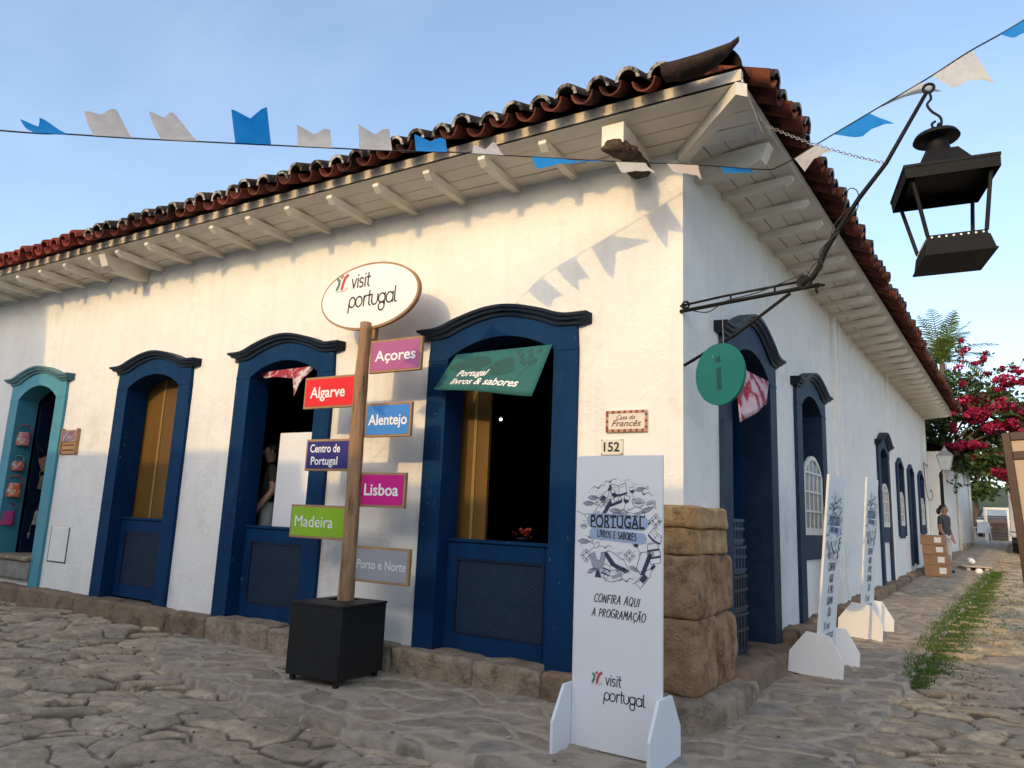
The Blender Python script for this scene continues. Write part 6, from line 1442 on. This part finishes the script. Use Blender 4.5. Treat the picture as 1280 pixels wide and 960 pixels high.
# trees behind and the hillside
def tree(s_, o, z0, h, r, label, seed, nleaf=2600, size=.2):
    rr = random.Random(seed); RR = np.random.default_rng(seed); base = Vector(W(s_, o, z0)); t = thing('broadleaf_tree', label, 'tree', base, 'trees beyond the end of the street')
    mb = MB(); top = base+Vector((0, 0, h*.55)); mb.tube([base, base.lerp(top, .5)+Vector((.1, 0, 0)), top], [.22, .17, .1], 8); cl = []
    for k in range(11):
        a = rr.uniform(0, 2*pi); q = rr.uniform(.2, .9)*r; c = base+Vector((cos(a)*q, sin(a)*q, h*rr.uniform(.42, .95))); cl.append((c.x, c.y, c.z, r*.45, r*.45, r*.33, 1)); mb.tube([base.lerp(top, rr.uniform(.6, 1)), c], [.08, .03], 5)
    meshobj('trunk', mb, M['bark'], t, smooth=True); V, k, tn = leaf_cards(nleaf, cl, size, RR); cards_obj('crown', V, tn, M['leaf'], t)
tree(22.5, -1.2, .8, 4.9, 1.5, 'dark leafy tree behind the house end, left of the bougainvillea', 21, 3000, .12)
tree(58, 2.6, 2.2, 5.2, 2.6, 'far tree above the white gate frame', 22); tree(64, -1.2, 2.3, 6, 3, 'far tree behind the white neighbouring house', 23); tree(60, 6.5, 2.2, 5.5, 2.8, 'far tree to the right behind the framed board', 24)
xs = np.linspace(-120, 140, 60); ys = np.linspace(70, 200, 30); X, Y = np.meshgrid(xs, ys); Z = 2+7.5*np.clip((Y-68)/60, 0, 1)**.7+3.5*(fbm(X*.03, Y*.03, 5)-.5)*np.clip((Y-68)/30, 0, 1)+1.4*(fbm(X*.3, Y*.3, 8)-.5)
Z[0] = 1.2
mb = MB(); mb.v = [Vector((a, b, c)) for a, b, c in zip(X.ravel(), Y.ravel(), Z.ravel())]; mb.f = [(j*60+i, j*60+i+1, (j+1)*60+i+1, (j+1)*60+i) for j in range(29) for i in range(59)]; mb.m = [0]*len(mb.f)
tag(meshobj('hillside', mb, M['hill'], None, smooth=True), None, kind='structure')
# grass growing along the edge of the pavement
N = 26000; ss = R.uniform(2.6, 17, N)**1.0; cen = np.interp(ss, [2.5, 4.5, 8, 12, 17], [1.32, 1.36, 1.46, 1.5, 1.55]); wd = np.interp(ss, [2.5, 3.5, 6, 12, 17], [.03, .11, .13, .11, .07])
oo = cen+R.normal(size=N)*wd; far = R.random(N) < .16; oo = np.where(far, cen+R.uniform(.1, 1.1, N), oo)
keepm = vnoise(ss*1.3, oo*5, 90)*.6+.4*vnoise(ss*4, oo*9, 91) > np.where(far, .60, .24); ss, oo = ss[keepm], oo[keepm]; N = len(ss)
x = SDV.x*ss+SNV.x*oo; y = SDV.y*ss+SNV.y*oo; sdv = pave_sd(x, y); z = np.where(sdv > -.03, np.maximum(pave_z(x, y)[0], street_h(x, y)[0]), street_h(x, y)[0])-.006
hh = R.uniform(.015, .05, N); a = R.uniform(0, 2*pi, N); bx_, by_ = np.cos(a)*.006, np.sin(a)*.006; lx_, ly_ = R.normal(size=N)*.03, R.normal(size=N)*.03
V = np.stack([np.stack([x-bx_, y-by_, z], 1), np.stack([x+bx_, y+by_, z], 1), np.stack([x+bx_*.6+lx_*.5, y+by_*.6+ly_*.5, z+hh*.6], 1), np.stack([x+lx_, y+ly_, z+hh], 1)], 1).reshape(-1, 3)
gr = bpy.data.objects.new('tmp', None); ORG['tmp'] = Vector(); go = cards_obj('grass', V, np.repeat(R.random(N), 4), M['grass'], gr); go.parent = None; bpy.data.objects.remove(gr); tag(go, 'strip of short green grass along the edge of the side pavement', 'grass', kind='stuff')
# scattered pebbles and litter bits on the stones
N = 260; mb = MB(); rr = random.Random(9)
for i in range(N):
    if i < 170: px, py = rr.uniform(-6, 1.6), rr.uniform(-3.4, -.4)
    else: p = sp(rr.uniform(-.5, 9), rr.uniform(.5, 3), 0); px, py = p.x, p.y
    A_ = np.array([px]); B_ = np.array([py]); zz = float(pave_h(A_, B_)[0][0] if pave_sd(A_, B_)[0] > .06 else street_h(A_, B_)[0][0]); r = rr.choice([.006, .008, .011, .016]) 
    mb.sphere((px, py, zz+r*.4), r*rr.uniform(.8, 1.5), r, r*.6, 6, 4, rr.choice([0, 0, 1, 2]))
go = meshobj('gravel', mb, [mat('pebble_grey', (.2, .18, .15), .9), mat('pebble_pale', (.42, .40, .36), .9), mat('pebble_brown', (.13, .09, .06), .9)], None, smooth=True); tag(go, 'loose grit and pebbles scattered over the paving', 'gravel', kind='stuff')

# ------------------------------------------------------------------ houses across the street, behind the viewer (they shade the street)
def townhouse(x0, x1, top, label, seed):
    t = thing('townhouse', label, 'house', ((x0+x1)/2, -13, -.3), 'houses on the other side of the street'); mb = MB(); mb.box(x0, x1, -21, -13, -.4, top-.12); meshobj('wall', mb, M['wall'], t)
    mb = MB(); mb.box(x0, x1, -21.1, -12.97, top-.12, top); meshobj('parapet', mb, M['plaster'], t); n = max(2, int((x1-x0)/2.2))
    for k in range(n):
        c = x0+(x1-x0)*(k+.5)/n
        for a, b, nm in ((.0, 2.7, 'door'), (3.6, 5.6, 'window')):
            mb = MB(); mb.box(c-.6, c+.6, -12.995, -12.94, a-.1, b); f = meshobj(nm, mb, M['blue'], t); mb = MB(); mb.box(c-.48, c+.48, -12.94, -12.93, a, b-.12); meshobj('panel', mb, M['bluedark'], f)
D_ = 13/cos(SUN_AZ)*math.tan(SUN_EL); SH = -13*math.tan(SUN_AZ)
townhouse(-22, -10.75+SH, 10.6, 'three storey white house across the street, tallest of the row', 1); townhouse(-10.74+SH, -4.8+SH, 2.17+D_, 'two storey white house across the street in the middle of the row', 2); townhouse(-4.79+SH, 9.5, 1.80+D_, 'two storey white house across the street, lowest of the row', 3)
